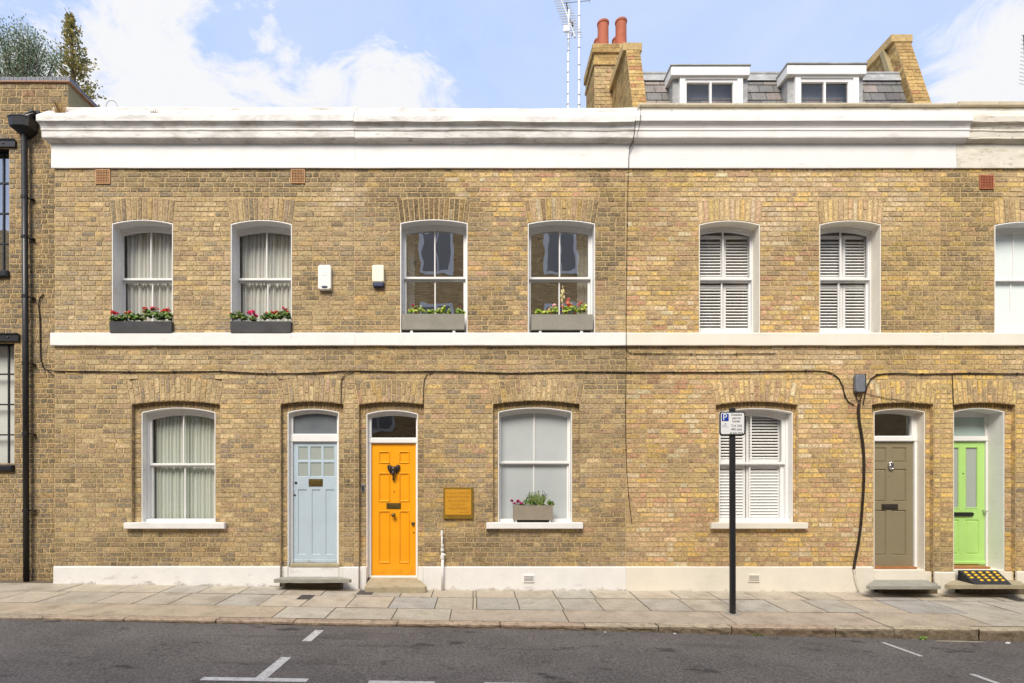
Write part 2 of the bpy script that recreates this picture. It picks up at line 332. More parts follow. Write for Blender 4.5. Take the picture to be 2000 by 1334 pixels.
PAL_R = [((184, 154, 98), 4), ((172, 142, 90), 4), ((156, 128, 82), 3), ((166, 120, 84), 1), ((194, 166, 112), 2)]
def pick(pal, rnd):
    t = rnd.uniform(0, sum(w for _, w in pal))
    for c, w in pal:
        t -= w
        if t <= 0: return S(*c)
    return S(*pal[0][0])
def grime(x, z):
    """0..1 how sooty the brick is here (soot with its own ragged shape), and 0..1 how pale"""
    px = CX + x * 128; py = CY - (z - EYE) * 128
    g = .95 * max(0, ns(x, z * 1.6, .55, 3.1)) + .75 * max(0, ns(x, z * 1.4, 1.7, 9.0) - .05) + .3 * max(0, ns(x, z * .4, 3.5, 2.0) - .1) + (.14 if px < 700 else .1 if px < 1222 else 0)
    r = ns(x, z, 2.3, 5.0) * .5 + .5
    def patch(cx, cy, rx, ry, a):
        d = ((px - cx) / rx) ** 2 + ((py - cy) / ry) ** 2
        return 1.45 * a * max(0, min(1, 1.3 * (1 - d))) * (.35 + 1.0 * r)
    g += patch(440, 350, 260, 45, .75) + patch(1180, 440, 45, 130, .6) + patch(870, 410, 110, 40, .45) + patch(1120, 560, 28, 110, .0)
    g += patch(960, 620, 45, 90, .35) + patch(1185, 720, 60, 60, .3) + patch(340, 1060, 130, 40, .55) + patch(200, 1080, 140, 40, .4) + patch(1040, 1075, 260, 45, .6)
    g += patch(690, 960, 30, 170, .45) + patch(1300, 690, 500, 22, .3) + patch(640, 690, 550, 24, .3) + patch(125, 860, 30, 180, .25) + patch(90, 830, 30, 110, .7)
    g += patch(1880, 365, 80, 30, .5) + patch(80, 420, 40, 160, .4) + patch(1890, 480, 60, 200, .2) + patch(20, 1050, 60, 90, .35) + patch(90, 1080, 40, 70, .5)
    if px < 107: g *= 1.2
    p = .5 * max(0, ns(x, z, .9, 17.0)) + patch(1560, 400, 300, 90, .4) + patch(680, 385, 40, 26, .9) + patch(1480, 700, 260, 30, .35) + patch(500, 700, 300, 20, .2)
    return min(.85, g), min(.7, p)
def brick_color(x, z, pal, rnd):
    c = vary(mixc(mixc(pick(pal, rnd), S(188, 162, 122), .16), S(170, 160, 142), .26), rnd, .13); c = tuple(v * k for v, k in zip(c, ((1.13, 1.15, 1.20) if x < X(1222) else (1.12, 1.13, 1.14))))
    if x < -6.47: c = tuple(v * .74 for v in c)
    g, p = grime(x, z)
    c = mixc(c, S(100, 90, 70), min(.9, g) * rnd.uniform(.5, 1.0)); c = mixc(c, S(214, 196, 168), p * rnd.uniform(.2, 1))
    return c
def add_brick(mb, q, y, c, rnd, proud=.005, ch=.0062):
    """q: four (x,z) corners counter-clockwise from bottom-left; front face with worn chamfer"""
    j = .0026
    q = [(a + rnd.uniform(-j, j), b + rnd.uniform(-j, j)) for a, b in q]
    cx = sum(a for a, _ in q) / 4; cz = sum(b for _, b in q) / 4
    w = max(abs(q[1][0] - q[0][0]), .02); h = max(abs(q[3][1] - q[0][1]), .02)
    fx = 1 - 2 * ch / w; fz = 1 - 2 * ch / h; pr = proud + rnd.uniform(-.002, .002)
    fr = [(cx + (a - cx) * fx, y - pr, cz + (b - cz) * fz) for a, b in q]
    bk = [(a, y + .003, b) for a, b in q]
    n = mb.idx(fr + bk)
    mb.fi([n, n + 1, n + 2, n + 3], 0, c)
    e = mixc(c, S(92, 74, 52), .5)      # soot and dirt packed along the worn arrises
    for k in range(4):
        kk = (k + 1) % 4; mb.fi([n + k, n + 4 + k, n + 4 + kk, n + kk], 0, e)
CH = .0752
def brick_panel(mb, xl, xr, z0, z1, y, blocked, palf, seed, zorg=.337, ang_x=None, flemish=True):
    """courses of bricks over xl..xr, z0..z1 on the plane y; blocked(zlo, zhi, wide) -> [(a,b)]"""
    rnd = random.Random(seed); k0 = math.floor((z0 - zorg) / CH)
    k = k0
    while zorg + k * CH < z1 - .004:
        za = max(z0, zorg + k * CH); zb = min(z1, zorg + (k + 1) * CH); zm = (za + zb) / 2
        off = ns(k * 1.3, seed, 1) * .003
        for wide in (0, 1):
            bl = sorted(blocked(za, zb, wide)); segs = []; cur = xl
            for a, b in bl:
                if b <= cur: continue
                if a > cur: segs.append((cur, min(a, xr)))
                cur = max(cur, b)
                if cur >= xr: break
            if cur < xr: segs.append((cur, xr))
            for (a, b) in segs:
                if b - a < .012: continue
                if wide == 0:
                    mb.face([(a, y, za), (b, y, za), (b, y, zb), (a, y, zb)], 1)
                    continue
                x = a; i = (k % 2) + (1 if rnd.random() < .12 else 0); first = True
                run = 0
                while x < b - .001:
                    if flemish: w = .213 if (i % 2 == 0) else .1025
                    else: w = .213 if (k % 2) else .1025
                    if flemish and rnd.random() < .22: w = .213
                    w += rnd.uniform(-.008, .008)
                    if first and k % 2 and b - a > .4: w = .1025 + .0 if rnd.random() < .6 else .16; i = 1
                    first = False; i += 1
                    if b - (x + w) < .055: w = b - x
                    if w > .25: w = w / 2
                    j = rnd.uniform(.006, .0115)
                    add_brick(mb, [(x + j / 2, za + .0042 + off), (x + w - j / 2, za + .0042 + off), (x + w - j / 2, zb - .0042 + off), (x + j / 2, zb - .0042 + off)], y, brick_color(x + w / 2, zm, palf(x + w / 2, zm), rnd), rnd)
                    x += w
        k += 1
def arch_z(x, xl, xr, zs, za):
    c = (xl + xr) / 2; h = (xr - xl) / 2; t = min(1, abs((x - c) / h)); return zs + (za - zs) * (1 - t * t)
def fan(mb, o, palf, seed):
    """gauged brick arch over the opening o"""
    rnd = random.Random(seed); xl, xr, zs, za = o['xl'], o['xr'], o['zs'], o['za']
    ts, ta, sp = o['ts'], o['ta'], o['sp']; y = o.get('y', 0) - .003
    n = max(8, round((xr - xl + sp) / .078)); XL, XR = xl - sp, xr + sp
    def pt(t, f):
        xb = xl + (xr - xl) * t; xt = XL + (XR - XL) * t
        zb = arch_z(xb, xl, xr, zs, za); zt = arch_z(xt, XL, XR, ts, ta)
        return (xb + (xt - xb) * f, zb + (zt - zb) * f)
    for i in range(n):
        t0, t1 = i / n, (i + 1) / n
        mb.face([(p[0], y + .001, p[1]) for p in (pt(t0, 0), pt(t1, 0), pt(t1, 1), pt(t0, 1))], 1)
        e = .006 / (xr - xl)
        cuts = [0, .34, 1] if i % 2 else [0, .66, 1]
        if o.get('short'): cuts = [0, .5, 1] if rnd.random() < .2 else [0, 1]
        for a, b in zip(cuts[:-1], cuts[1:]):
            g = .012
            q = [pt(t0 + e, a + g), pt(t1 - e, a + g), pt(t1 - e, b - g), pt(t0 + e, b - g)]
            cx = sum(p[0] for p in q) / 4; cz = sum(p[1] for p in q) / 4
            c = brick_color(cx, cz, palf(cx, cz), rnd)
            if o.get('sooty'): c = mixc(c, S(104, 86, 64), o['sooty'] * rnd.uniform(.3, 1))
            add_brick(mb, q, y, c, rnd, ch=.007)
def blocker(ops):
    def f(za, zb, wide):
        r = []; zm = (za + zb) / 2
        for o in ops:
            xl, xr, sp = o['xl'], o['xr'], o['sp']
            if zb <= o['zb'] + .001 or za >= o['ta']: continue
            if o['zb'] > za and o['zb'] - za > .04: continue
            z = zm if wide else za      # mortar reaches a little under the arch
            if zm < o['zs']: w = 0
            elif zm < o['ts']: w = sp * ((zm if wide else za) - o['zs']) / (o['ts'] - o['zs'])
            else:
                q = (min(zm if wide else zb, o['ta']) - o['ts']) / (o['ta'] - o['ts'])
                if q >= 1: continue
                c = (xl + xr) / 2; h = (xr - xl) / 2 + sp; hh = h * math.sqrt(max(0, 1 - q)); r.append((c - hh, c + hh)); continue
            w = max(w, 0) if wide else max(0, w - .03)
            r.append((xl - w, xr + w))
        return r
    return f
def opening(l, r, apex, spring, bot, ftop, fend, sp, **k):
    return dict(xl=X(l), xr=X(r), za=Z(apex), zs=Z(spring), zb=Z(bot), ta=Z(ftop), ts=Z(fend), sp=sp / 128, **k)

UP = [opening(219, 338, 429.5, 437, 650, 386, 391, 5, short=1, sooty=.2), opening(451, 570, 430, 438, 650, 386, 391, 8, short=1, sooty=.15),
      opening(782, 913, 429, 436, 650, 386, 391, 6, short=1, sooty=.75), opening(1031, 1162, 430, 437, 650, 387, 391, 8, short=1, sooty=.6),
      opening(1365, 1484, 431, 439, 650, 388, 392, 4, short=1), opening(1600, 1720, 431, 439, 650, 388, 392, 5, short=1),
      opening(1942, 2070, 433, 440, 650, 388, 392, 4, short=1)]
GRD = [opening(257, 430, 783, 790, 1030, 737, 745, 8), opening(548, 671, 784, 789.5, 1165, 738, 744, 8), opening(701, 828, 785, 790, 1165, 742, 749, 8, sooty=.2),
       opening(963, 1132, 782.5, 789.5, 1030, 740, 749, 9), opening(1398, 1558, 784, 791, 1030, 741, 749, 9), opening(1703, 1823, 786, 790, 1165, 743, 750, 7),
       opening(1862, 1983, 786, 791, 1165, 742, 749, 6)]
RD = .07    # depth of the outer brick reveal
INN = [(277, 421, 796, 805, 1030), (562, 662, 798.5, 805, 1131), (716, 816, 801, 808, 1130), (973, 1117, 796, 804, 1030), (1404, 1548, 797, 805, 1030), (1706, 1806, 798, 804, 1133), (1861, 1961, 797, 804, 1133)]
INO = []
for (l, r, a, s_, b) in INN:
    INO.append(dict(xl=X(l, RD), xr=X(r, RD), za=Z(a, RD), zs=Z(s_, RD), zb=Z(b, RD), ta=Z(a, RD), ts=Z(s_, RD), sp=0))
ZWT = Z(327)
PB_ = lambda a, b: (lambda x, z: a)
def pal_A(x, z): return PAL_A
def pal_B(x, z):
    px = CX + x * 128; py = CY - (z - EYE) * 128
    if py < 420 and px > 880: return PAL_C if (ns(x, z, 1.2) > -.1) else PAL_B
    return PAL_B if ns(x, z, .8, 2) > -.25 else PAL_A
def pal_C(x, z):
    px = CX + x * 128
    if px > 1720: return PAL_D
    return PAL_C if ns(x, z, .9, 7) > -.3 else PAL_D
def pal_D(x, z): return PAL_D if ns(x, z, .9, 7) > -.3 else PAL_A
SEAM = [X(107), X(692), X(1222), X(1836), X(2520)]
house_defs = [('terraced_house', 'buff brick terraced house with pale blue front door and geranium window boxes', pal_A),
              ('terraced_house', 'yellow brick terraced house with orange-yellow front door and bronze wall plaque', pal_B),
              ('terraced_house', 'golden brick terraced house with olive-grey front door, white shutters and two roof dormers', pal_C),
              ('terraced_house', 'end of the row at the right edge, brick house with lime green front door', pal_D)]
HO = []
for i, (nm, lb, pf) in enumerate(house_defs):
    h = thing(nm, lb, 'house', ((SEAM[i] + SEAM[i + 1]) / 2, 0, 0), 'terraced houses in one row'); HO.append(h)
    mb = MB(); xl, xr = SEAM[i], SEAM[i + 1]
    ops = [o for o in UP + GRD if o['xr'] > xl - .3 and o['xl'] < xr + .3]
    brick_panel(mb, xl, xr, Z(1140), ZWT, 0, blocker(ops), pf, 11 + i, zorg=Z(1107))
    for o in ops:
        if xl <= (o['xl'] + o['xr']) / 2 < xr: fan(mb, o, pf, 40 + UP.index(o) if o in UP else 60 + GRD.index(o))
    # recessed inner order round the ground-floor openings, with its jambs and soffit
    rnd = random.Random(5 + i)
    for o, n in zip(GRD, INO):
        if not (xl <= (o['xl'] + o['xr']) / 2 < xr): continue
        def bf(za, zb, wide, n=n, o=o):
            if za >= n['za'] : return []
            if zb > n['zs'] + .03:
                q = ((za + zb) / 2 - n['zs']) / (n['za'] - n['zs']); c = (n['xl'] + n['xr']) / 2; hh = (n['xr'] - n['xl']) / 2 * math.sqrt(max(0, min(1, 1 - q)))
                return [(c - hh, c + hh)]
            return [(n['xl'], n['xr'])]
        brick_panel(mb, o['xl'] - .01, o['xr'] + .01, o['zb'] - .1, n['zs'], RD, bf, pf, 90 + i, zorg=Z(1107))
        # spandrel between the white head and the brick arch: upright bricks
        m_ = 22
        for k in range(m_):
            xa = o['xl'] + (o['xr'] - o['xl']) * k / m_; xb = o['xl'] + (o['xr'] - o['xl']) * (k + 1) / m_
            zl = lambda x: (arch_z(x, n['xl'], n['xr'], n['zs'], n['za']) if n['xl'] < x < n['xr'] else n['zs'])
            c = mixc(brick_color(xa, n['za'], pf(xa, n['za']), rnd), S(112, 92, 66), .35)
            q = [(xa + .004, zl(xa + .004) - .004), (xb - .004, zl(xb - .004) - .004), (xb - .004, o['za'] + .05), (xa + .004, o['za'] + .05)]
            mb.face([(xa, RD + .002, n['zs'] - .02), (xb, RD + .002, n['zs'] - .02), (xb, RD + .002, o['za'] + .05), (xa, RD + .002, o['za'] + .05)] if not (xb > n['xl'] and xa < n['xr']) else
                    [(xa, RD + .002, zl(xa) - .006), (xb, RD + .002, zl(xb) - .006), (xb, RD + .002, o['za'] + .05), (xa, RD + .002, o['za'] + .05)], 1)
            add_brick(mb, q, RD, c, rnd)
        z = o['zb'] - .1
        while z < o['zs'] - .002:
            zb_ = min(z + CH, o['zs'] + .01)
            for sx in (o['xl'], o['xr']):
                c = brick_color(sx, z, pf(sx, z), rnd)
                mb.face([(sx, 0, z + .004), (sx, RD, z + .004), (sx, RD, zb_ - .004), (sx, 0, zb_ - .004)], 0, c)
                e = .001 if sx == o['xl'] else -.001
                mb.face([(sx - e, 0.002, z), (sx - e, RD, z), (sx - e, RD, zb_), (sx - e, 0.002, zb_)], 1)
            z += CH
        m_ = 26
        for k in range(m_):
            xa = o['xl'] + (o['xr'] - o['xl']) * k / m_; xb = o['xl'] + (o['xr'] - o['xl']) * (k + 1) / m_
            za_, zb_ = (arch_z(v, o['xl'], o['xr'], o['zs'], o['za']) for v in (xa, xb))
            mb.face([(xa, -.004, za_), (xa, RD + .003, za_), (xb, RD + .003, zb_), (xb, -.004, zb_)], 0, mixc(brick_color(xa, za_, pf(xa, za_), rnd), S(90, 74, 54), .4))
    mb.build('brick_wall', [M['brick'], M['mortar']], h)

def sub(parent_part, mb, name, m, **k):
    o = mb.build(name, m, parent_part, **k); return o

# interiors, party walls and rear walls, so that rooms are dark behind the glass
for i, h in enumerate(HO):
    xl, xr = SEAM[i] + .012, SEAM[i + 1] - .012; mb = MB(); zt = Z(215)
    yf = .012
    for (z0, z1) in ((-.25, 2.95), (3.15, 5.85)):
        mb.face([(xl, yf, z0), (xl, 4.2, z0), (xl, 4.2, z1), (xl, yf, z1)]); mb.face([(xr, yf, z0), (xr, 4.2, z0), (xr, 4.2, z1), (xr, yf, z1)])
        mb.face([(xl, 4.2, z0), (xr, 4.2, z0), (xr, 4.2, z1), (xl, 4.2, z1)])
        mb.face([(xl, yf, z0), (xr, yf, z0), (xr, 4.2, z0), (xl, 4.2, z0)]); mb.face([(xl, yf, z1), (xr, yf, z1), (xr, 4.2, z1), (xl, 4.2, z1)])
    mb.build('room_lining', M['room'], h)
    mb = MB(); mb.box(SEAM[i] + .006, SEAM[i + 1] - .006, 4.22, 4.5, -.3, 6.9)
    mb.build('rear_wall', M['render'], h)
    if i in (0, 1, 3):
        mb = MB(); mb.box(SEAM[i] + .01, SEAM[i + 1] - .01, .24, 4.6, 6.72, 6.85); mb.build('roof', M['roofing'], h)

# ------------------------------------------------------------------ windows and doors
def outline(o, inset=0.0, nseg=14, bottom=None, flat=False, top=None):
    """jamb-arch-jamb polyline, from bottom-left round to bottom-right"""
    xl, xr = o['xl'] + inset, o['xr'] - inset; zb = o['zb'] if bottom is None else bottom
    rise = (o['za'] - o['zs']) if not flat else 0
    ti = inset if top is None else top
    pts = [(xl, zb)]
    for k in range(nseg + 1):
        x = xl + (xr - xl) * k / nseg
        pts.append((x, arch_z(x, xl, xr, o['zs'] - ti, o['zs'] - ti + rise)))
    pts.append((xr, zb)); return pts
def reveal(mb, o, y0, y1, lip=.012, bottom=None, m=0):
    a = outline(o, 0, bottom=bottom); b = outline(o, lip, bottom=bottom)
    for k in range(len(a) - 1):
        mb.face([(a[k][0], y0 - .005, a[k][1]), (b[k][0], y0 - .005, b[k][1]), (b[k + 1][0], y0 - .005, b[k + 1][1]), (a[k + 1][0], y0 - .005, a[k + 1][1])], m)
        mb.face([(b[k][0], y0 - .005, b[k][1]), (b[k][0], y1, b[k][1]), (b[k + 1][0], y1, b[k + 1][1]), (b[k + 1][0], y0 - .005, b[k + 1][1])], m)
        mb.face([(a[k][0], y0 - .005, a[k][1]), (a[k][0], y0 + .02, a[k][1]), (a[k + 1][0], y0 + .02, a[k + 1][1]), (a[k + 1][0], y0 - .005, a[k + 1][1])], m)
def ring(mb, pa, pb, y0, y1, m=0):
    """frame between outer polyline pa and inner pb"""
    for k in range(len(pa) - 1):
        mb.face([(pa[k][0], y0, pa[k][1]), (pb[k][0], y0, pb[k][1]), (pb[k + 1][0], y0, pb[k + 1][1]), (pa[k + 1][0], y0, pa[k + 1][1])], m)
        mb.face([(pb[k][0], y0, pb[k][1]), (pb[k][0], y1, pb[k][1]), (pb[k + 1][0], y1, pb[k + 1][1]), (pb[k + 1][0], y0, pb[k + 1][1])], m)
def poly_pane(mb, pts, y, m=0): mb.face([(p[0], y, p[1]) for p in pts], m)
def pierced(mb, x0, x1, z0, z1, holes, y0, y1, m=0, back=True, e=.006):
    xs = sorted({x0, x1, *[v for h in holes for v in (h[0], h[1])]}); zs = sorted({z0, z1, *[v for h in holes for v in (h[2], h[3])]})
    for a, b in zip(xs[:-1], xs[1:]):
        for c, d in zip(zs[:-1], zs[1:]):
            mx, mz = (a + b) / 2, (c + d) / 2
            if any(h[0] < mx < h[1] and h[2] < mz < h[3] for h in holes): continue
            mb.face([(a, y0, c), (b, y0, c), (b, y0, d), (a, y0, d)], m)
    for h in holes:
        A = [(h[0], y0, h[2]), (h[1], y0, h[2]), (h[1], y0, h[3]), (h[0], y0, h[3])]
        B = [(h[0] + e, y1, h[2] + e), (h[1] - e, y1, h[2] + e), (h[1] - e, y1, h[3] - e), (h[0] + e, y1, h[3] - e)]
        for k in range(4): mb.face([A[k], A[(k + 1) % 4], B[(k + 1) % 4], B[k]], m)
        if back and h[4] if len(h) > 4 else back: mb.face(B, m)
    for (p, q) in (((x0, z0), (x1, z0)), ((x1, z0), (x1, z1)), ((x1, z1), (x0, z1)), ((x0, z1), (x0, z0))):
        mb.face([(p[0], y0, p[1]), (p[0], y1 + .02, p[1]), (q[0], y1 + .02, q[1]), (q[0], y0, q[1])], m)

def sash_window(h, o, ylip, ys, fr, mr_py, bar=True, gm='glass', rm='stucco', jm='joinery', sillz=None, bottom=None, botrail=.075, ddm=0, frost=None, tt=.085):
    """h > sash_window (box frame) > reveal, sash, pane, glazing_bar"""
    bottom = o['zb'] if bottom is None else bottom
    mb = MB(); L1 = .006; T_ = fr
    in_ = max(T_ * .45, .012); st = max(T_ - in_, .012)
    oo = dict(o); pa = outline(oo, L1 - .004, bottom=bottom); pb = outline(oo, in_ + .002, bottom=bottom, top=tt * .5)
    ring(mb, pa, pb, ys - .02, ys + .05); 
    mb.box(o['xl'] + L1, o['xr'] - L1, ys - .035, ys + .05, bottom - .005, bottom + .03)
    win = mb.build('sash_window', M[jm], h)
    rv = MB(); reveal(rv, o, ylip, ys - .001, bottom=bottom); rv.build('reveal', M[rm], win)
    zmr = Z(mr_py, ys)
    # upper sash (outer), lower sash (inner)
    up = MB(); a = outline(o, in_, bottom=zmr, top=tt * .48); b = outline(o, in_ + st, bottom=zmr, top=tt); ring(up, a, b, ys, ys + .035)
    up.box(o['xl'] + in_, o['xr'] - in_, ys - .002, ys + .035, zmr - .018, zmr + .018, b=.004); up.build('sash', M[jm], win)
    lo = MB(); xl, xr = o['xl'] + in_, o['xr'] - in_
    zl0 = bottom + .03
    lo.box(xl, xl + st, ys + .04, ys + .075, zl0, zmr - .015, b=.003); lo.box(xr - st, xr, ys + .04, ys + .075, zl0, zmr - .015, b=.003)
    lo.box(xl + st, xr - st, ys + .041, ys + .075, zl0, zl0 + botrail, b=.003); lo.box(xl + st, xr - st, ys + .041, ys + .075, zmr - .04, zmr + .01, b=.003); lo.build('sash', M[jm], win)
    xc = (o['xl'] + o['xr']) / 2
    if bar:
        g = MB(); ztop = arch_z(xc, o['xl'], o['xr'], o['zs'], o['za']) - tt
        g.box(xc - .010, xc + .010, ys + .002, ys + .03, zmr + .018, ztop + .01, b=.003)
        g.box(xc - .010, xc + .010, ys + .043, ys + .07, zl0 + botrail, zmr - .04, b=.003); g.build('glazing_bar', M[jm], win)
    p = MB(); b2 = outline(o, in_ + st - .003, bottom=zmr + .01, top=tt - .003); poly_pane(p, b2, ys + .022)
    p.face([(xl + st - .003, ys + .06, zl0 + botrail - .01), (xr - st + .003, ys + .06, zl0 + botrail - .01), (xr - st + .003, ys + .06, zmr - .03), (xl + st - .003, ys + .06, zmr - .03)])
    p.build('pane', M[frost or gm], win)
    return win, (xl + st, xr - st, zl0 + botrail, zmr, ys)
def curtain(x0, x1, z0, z1, y, m, label, seed, amp=.022, freq=16, group='curtains behind window glass', gather=0.0):
    rnd = random.Random(seed); n = int((x1 - x0) * 110) + 8; nz_ = 8; mb = MB(); th = 0; ph = []
    for i in range(n + 1):
        th += freq * 2 * math.pi * (x1 - x0) / n * (1 + .7 * math.sin(i * .37 + seed) * .6 + rnd.uniform(-.15, .15)) ; ph.append(th)
    rows = []
    for k in range(nz_ + 1):
        t = k / nz_; z = z0 + (z1 - z0) * t; pts = []
        for i in range(n + 1):
            x = x0 + (x1 - x0) * i / n
            pts.append((x + gather * math.sin(t * 3) * (x1 - x), y + amp * math.sin(ph[i] + .3 * math.sin(3 * t)) + amp * .5 * math.sin(ph[i] * .43 + 1.3 * t), z))
        rows.append(mb.idx(pts))
    for k in range(nz_):
        for i in range(n): mb.fi([rows[k] + i, rows[k] + i + 1, rows[k + 1] + i + 1, rows[k + 1] + i])
    return mb.build('curtain', m, None, smooth=True, origin=((x0 + x1) / 2, y, z0), label=label, category='curtain', group=group)
def shutters(win, o, box, cols, tiers, y, closed=.0):
    """two tiers of louvred shutter leaves behind the glass"""
    xl, xr = box[0] - .02, box[1] + .02
    for (z0, z1, cl) in tiers:
        n = len(cols) - 1
        for a, b in cols:
            x0, x1 = a, b; mb = MB(); st = .04
            mb.box(x0, x0 + st, y, y + .025, z0, z1, b=.003); mb.box(x1 - st, x1, y, y + .025, z0, z1, b=.003)
            mb.box(x0 + st, x1 - st, y + .001, y + .025, z0, z0 + .075, b=.003); mb.box(x0 + st, x1 - st, y + .001, y + .025, z1 - .055, z1, b=.003)
            zz = z0 + .095; pitch = .047
            ang = math.radians(32 + 34 * cl)
            while zz < z1 - .07:
                hw = .024; dy, dz = hw * math.cos(ang), hw * math.sin(ang); t = .0045
                p = [(y + .012 - dy, zz - dz), (y + .012 + dy, zz + dz)]
                nx, nz_ = -math.sin(ang) * t, math.cos(ang) * t
                q = [(p[0][0] - nx, p[0][1] - nz_), (p[1][0] - nx, p[1][1] - nz_), (p[1][0] + nx, p[1][1] + nz_), (p[0][0] + nx, p[0][1] + nz_)]
                i_ = mb.idx([(x0 + st, a_, b_) for a_, b_ in q] + [(x1 - st, a_, b_) for a_, b_ in q])
                for k in range(4): mb.fi([i_ + k, i_ + (k + 1) % 4, i_ + 4 + (k + 1) % 4, i_ + 4 + k])
                zz += pitch
            mb.build('shutter_leaf', M['shutter'], win)
def sill(h, x0, x1, z0, z1, y0, y1, m):
    mb = MB(); mb.box(x0, x1, y0, y1, z0, z1, b=.008); 
    return mb.build('window_sill', m, h)

YS = .2
# upper windows
w1, b1 = sash_window(HO[0], UP[0], 0, YS, .03, 545.5, rm='stucco')
w2, b2 = sash_window(HO[0], UP[1], 0, YS, .03, 545.5, rm='stucco')
w3, b3 = sash_window(HO[1], UP[2], 0, YS - .03, .066, 543, gm='glass_wavy', rm='joinery')
w4, b4 = sash_window(HO[1], UP[3], 0, YS - .03, .066, 543.5, gm='glass_wavy', rm='joinery')
w5, b5 = sash_window(HO[2], UP[4], 0, YS, .045, 545, rm='cream', jm='joinery2', botrail=.1, tt=.07)
w6, b6 = sash_window(HO[2], UP[5], 0, YS, .045, 545, rm='cream', jm='joinery2', botrail=.1, tt=.07)
w7, b7 = sash_window(HO[3], UP[6], 0, YS, .06, 547, rm='stucco', jm='joinery2', botrail=.1, frost='blindw')
for b, lab, sd in ((b1, 'grey-white pleated curtain behind leftmost upper window of blue-door house', 1), (b2, 'grey-white pleated curtain in upper window left of the alarm boxes', 5)):
    curtain(b[0] - .02, b[1] + .02, b[2] - .03, b[3] + .8, YS + .115, M['curtain'], lab, sd)
curtain(b3[0] - .015, b3[0] + .11, b3[2], b3[3] + .75, YS + .13, M['curtain_b'], 'narrow pale blue curtain at the left of upper window above the plaque', 7, .012, 20)
curtain(b4[1] - .16, b4[1] + .02, b4[2], b4[3] + .75, YS + .13, M['curtain'], 'narrow white curtain at the right of upper window beside the vertical cable', 8, .015, 16, gather=.12)
for w, b, o, c in ((w5, b5, UP[4], 1415), (w6, b6, UP[5], 1648)):
    xc = X(c, YS + .1) - .03; y = YS + .085
    zt = o['zs'] + .01
    shutters(w, o, b, [(b[0] - .06, xc), (xc + .006, b[1] + .05)], [(b[2] - .07, b[3] - .06, .3), (b[3] + .0, zt - .04, .4)], y)
# ground windows
YG = .2
g1, c1 = sash_window(HO[0], INO[0], RD, YG, .072, 907, rm='stucco', tt=.1)
g2, c2 = sash_window(HO[1], INO[3], RD, YG, .05, 903.5, tt=.07, rm='stucco', frost='frost')
g3, c3 = sash_window(HO[2], INO[4], RD, YG, .09, 905, tt=.1, rm='stucco', jm='joinery2', botrail=.1)
curtain(c1[0] - .03, (c1[0] + c1[1]) / 2 + .03, c1[2] - .03, c1[3] + .95, YG + .11, M['curtain_g'], 'pale green sheer curtain, left half of ground window by the drainpipe', 3, .016, 17)
curtain((c1[0] + c1[1]) / 2 - .03, c1[1] + .05, c1[2] - .03, c1[3] + .95, YG + .125, M['curtain_g'], 'pale green sheer curtain, right half of ground window by the drainpipe', 4, .016, 17)
y = YG + .085; xc = (c3[0] + c3[1]) / 2
shutters(g3, INO[4], c3, [(c3[0] - .04, xc - .05), (xc - .035, c3[1] + .03)], [(c3[2] - .06, c3[3] - .03, .85), (c3[3] + .0, INO[4]['zs'], .2)], y)
for hh, gw, x0, x1, m in ((HO[0], g1, 241, 438, 'stucco'), (HO[1], g2, 950, 1139, 'stucco'), (HO[2], g3, 1390, 1579, 'cream')):
    mb = MB(); ya = -.075; mb.box(X(x0, ya), X(x1, ya), ya, YG + .02, Z(1033, ya), Z(1021, ya), b=.007)
    sl = mb.build('window_sill', M[m], hh)
    mb = MB(); mb.box(gw_x0 := (INO[[0, 3, 4][[g1, g2, g3].index(gw)]]['xl'] + .012), INO[[0, 3, 4][[g1, g2, g3].index(gw)]]['xr'] - .012, YG - .07, YG + .02, Z(1020.5, YG), Z(1013, YG), b=.004); mb.build('subsill', M['joinery'], gw)

# doors
def raised(mb, h, y, t=.008, e=.022, m=0):
    a = (h[0] + e, h[1] - e, h[2] + e, h[3] - e); b = .012
    A = [(a[0], y, a[2]), (a[1], y, a[2]), (a[1], y, a[3]), (a[0], y, a[3])]
    B = [(a[0] + b, y - t, a[2] + b), (a[1] - b, y - t, a[2] + b), (a[1] - b, y - t, a[3] - b), (a[0] + b, y - t, a[3] - b)]
    for k in range(4): mb.face([A[k], A[(k + 1) % 4], B[(k + 1) % 4], B[k]], m)
    mb.face(B, m)
def bolection(mb, h, y, w=.014, t=.012, m=0):
    """proud moulding round a panel"""
    x0, x1, z0, z1 = h[:4]
    o_ = [(x0 - w, z0 - w), (x1 + w, z0 - w), (x1 + w, z1 + w), (x0 - w, z1 + w)]; mid = [(x0 - w * .3, z0 - w * .3), (x1 + w * .3, z0 - w * .3), (x1 + w * .3, z1 + w * .3), (x0 - w * .3, z1 + w * .3)]
    i_ = [(x0 + w, z0 + w), (x1 - w, z0 + w), (x1 - w, z1 - w), (x0 + w, z1 - w)]
    for P, Q, ya, yb in ((o_, mid, y, y - t), (mid, i_, y - t, y + .004)):
        for k in range(4):
            kk = (k + 1) % 4; mb.face([(P[k][0], ya, P[k][1]), (P[kk][0], ya, P[kk][1]), (Q[kk][0], yb, Q[kk][1]), (Q[k][0], yb, Q[k][1])], m)
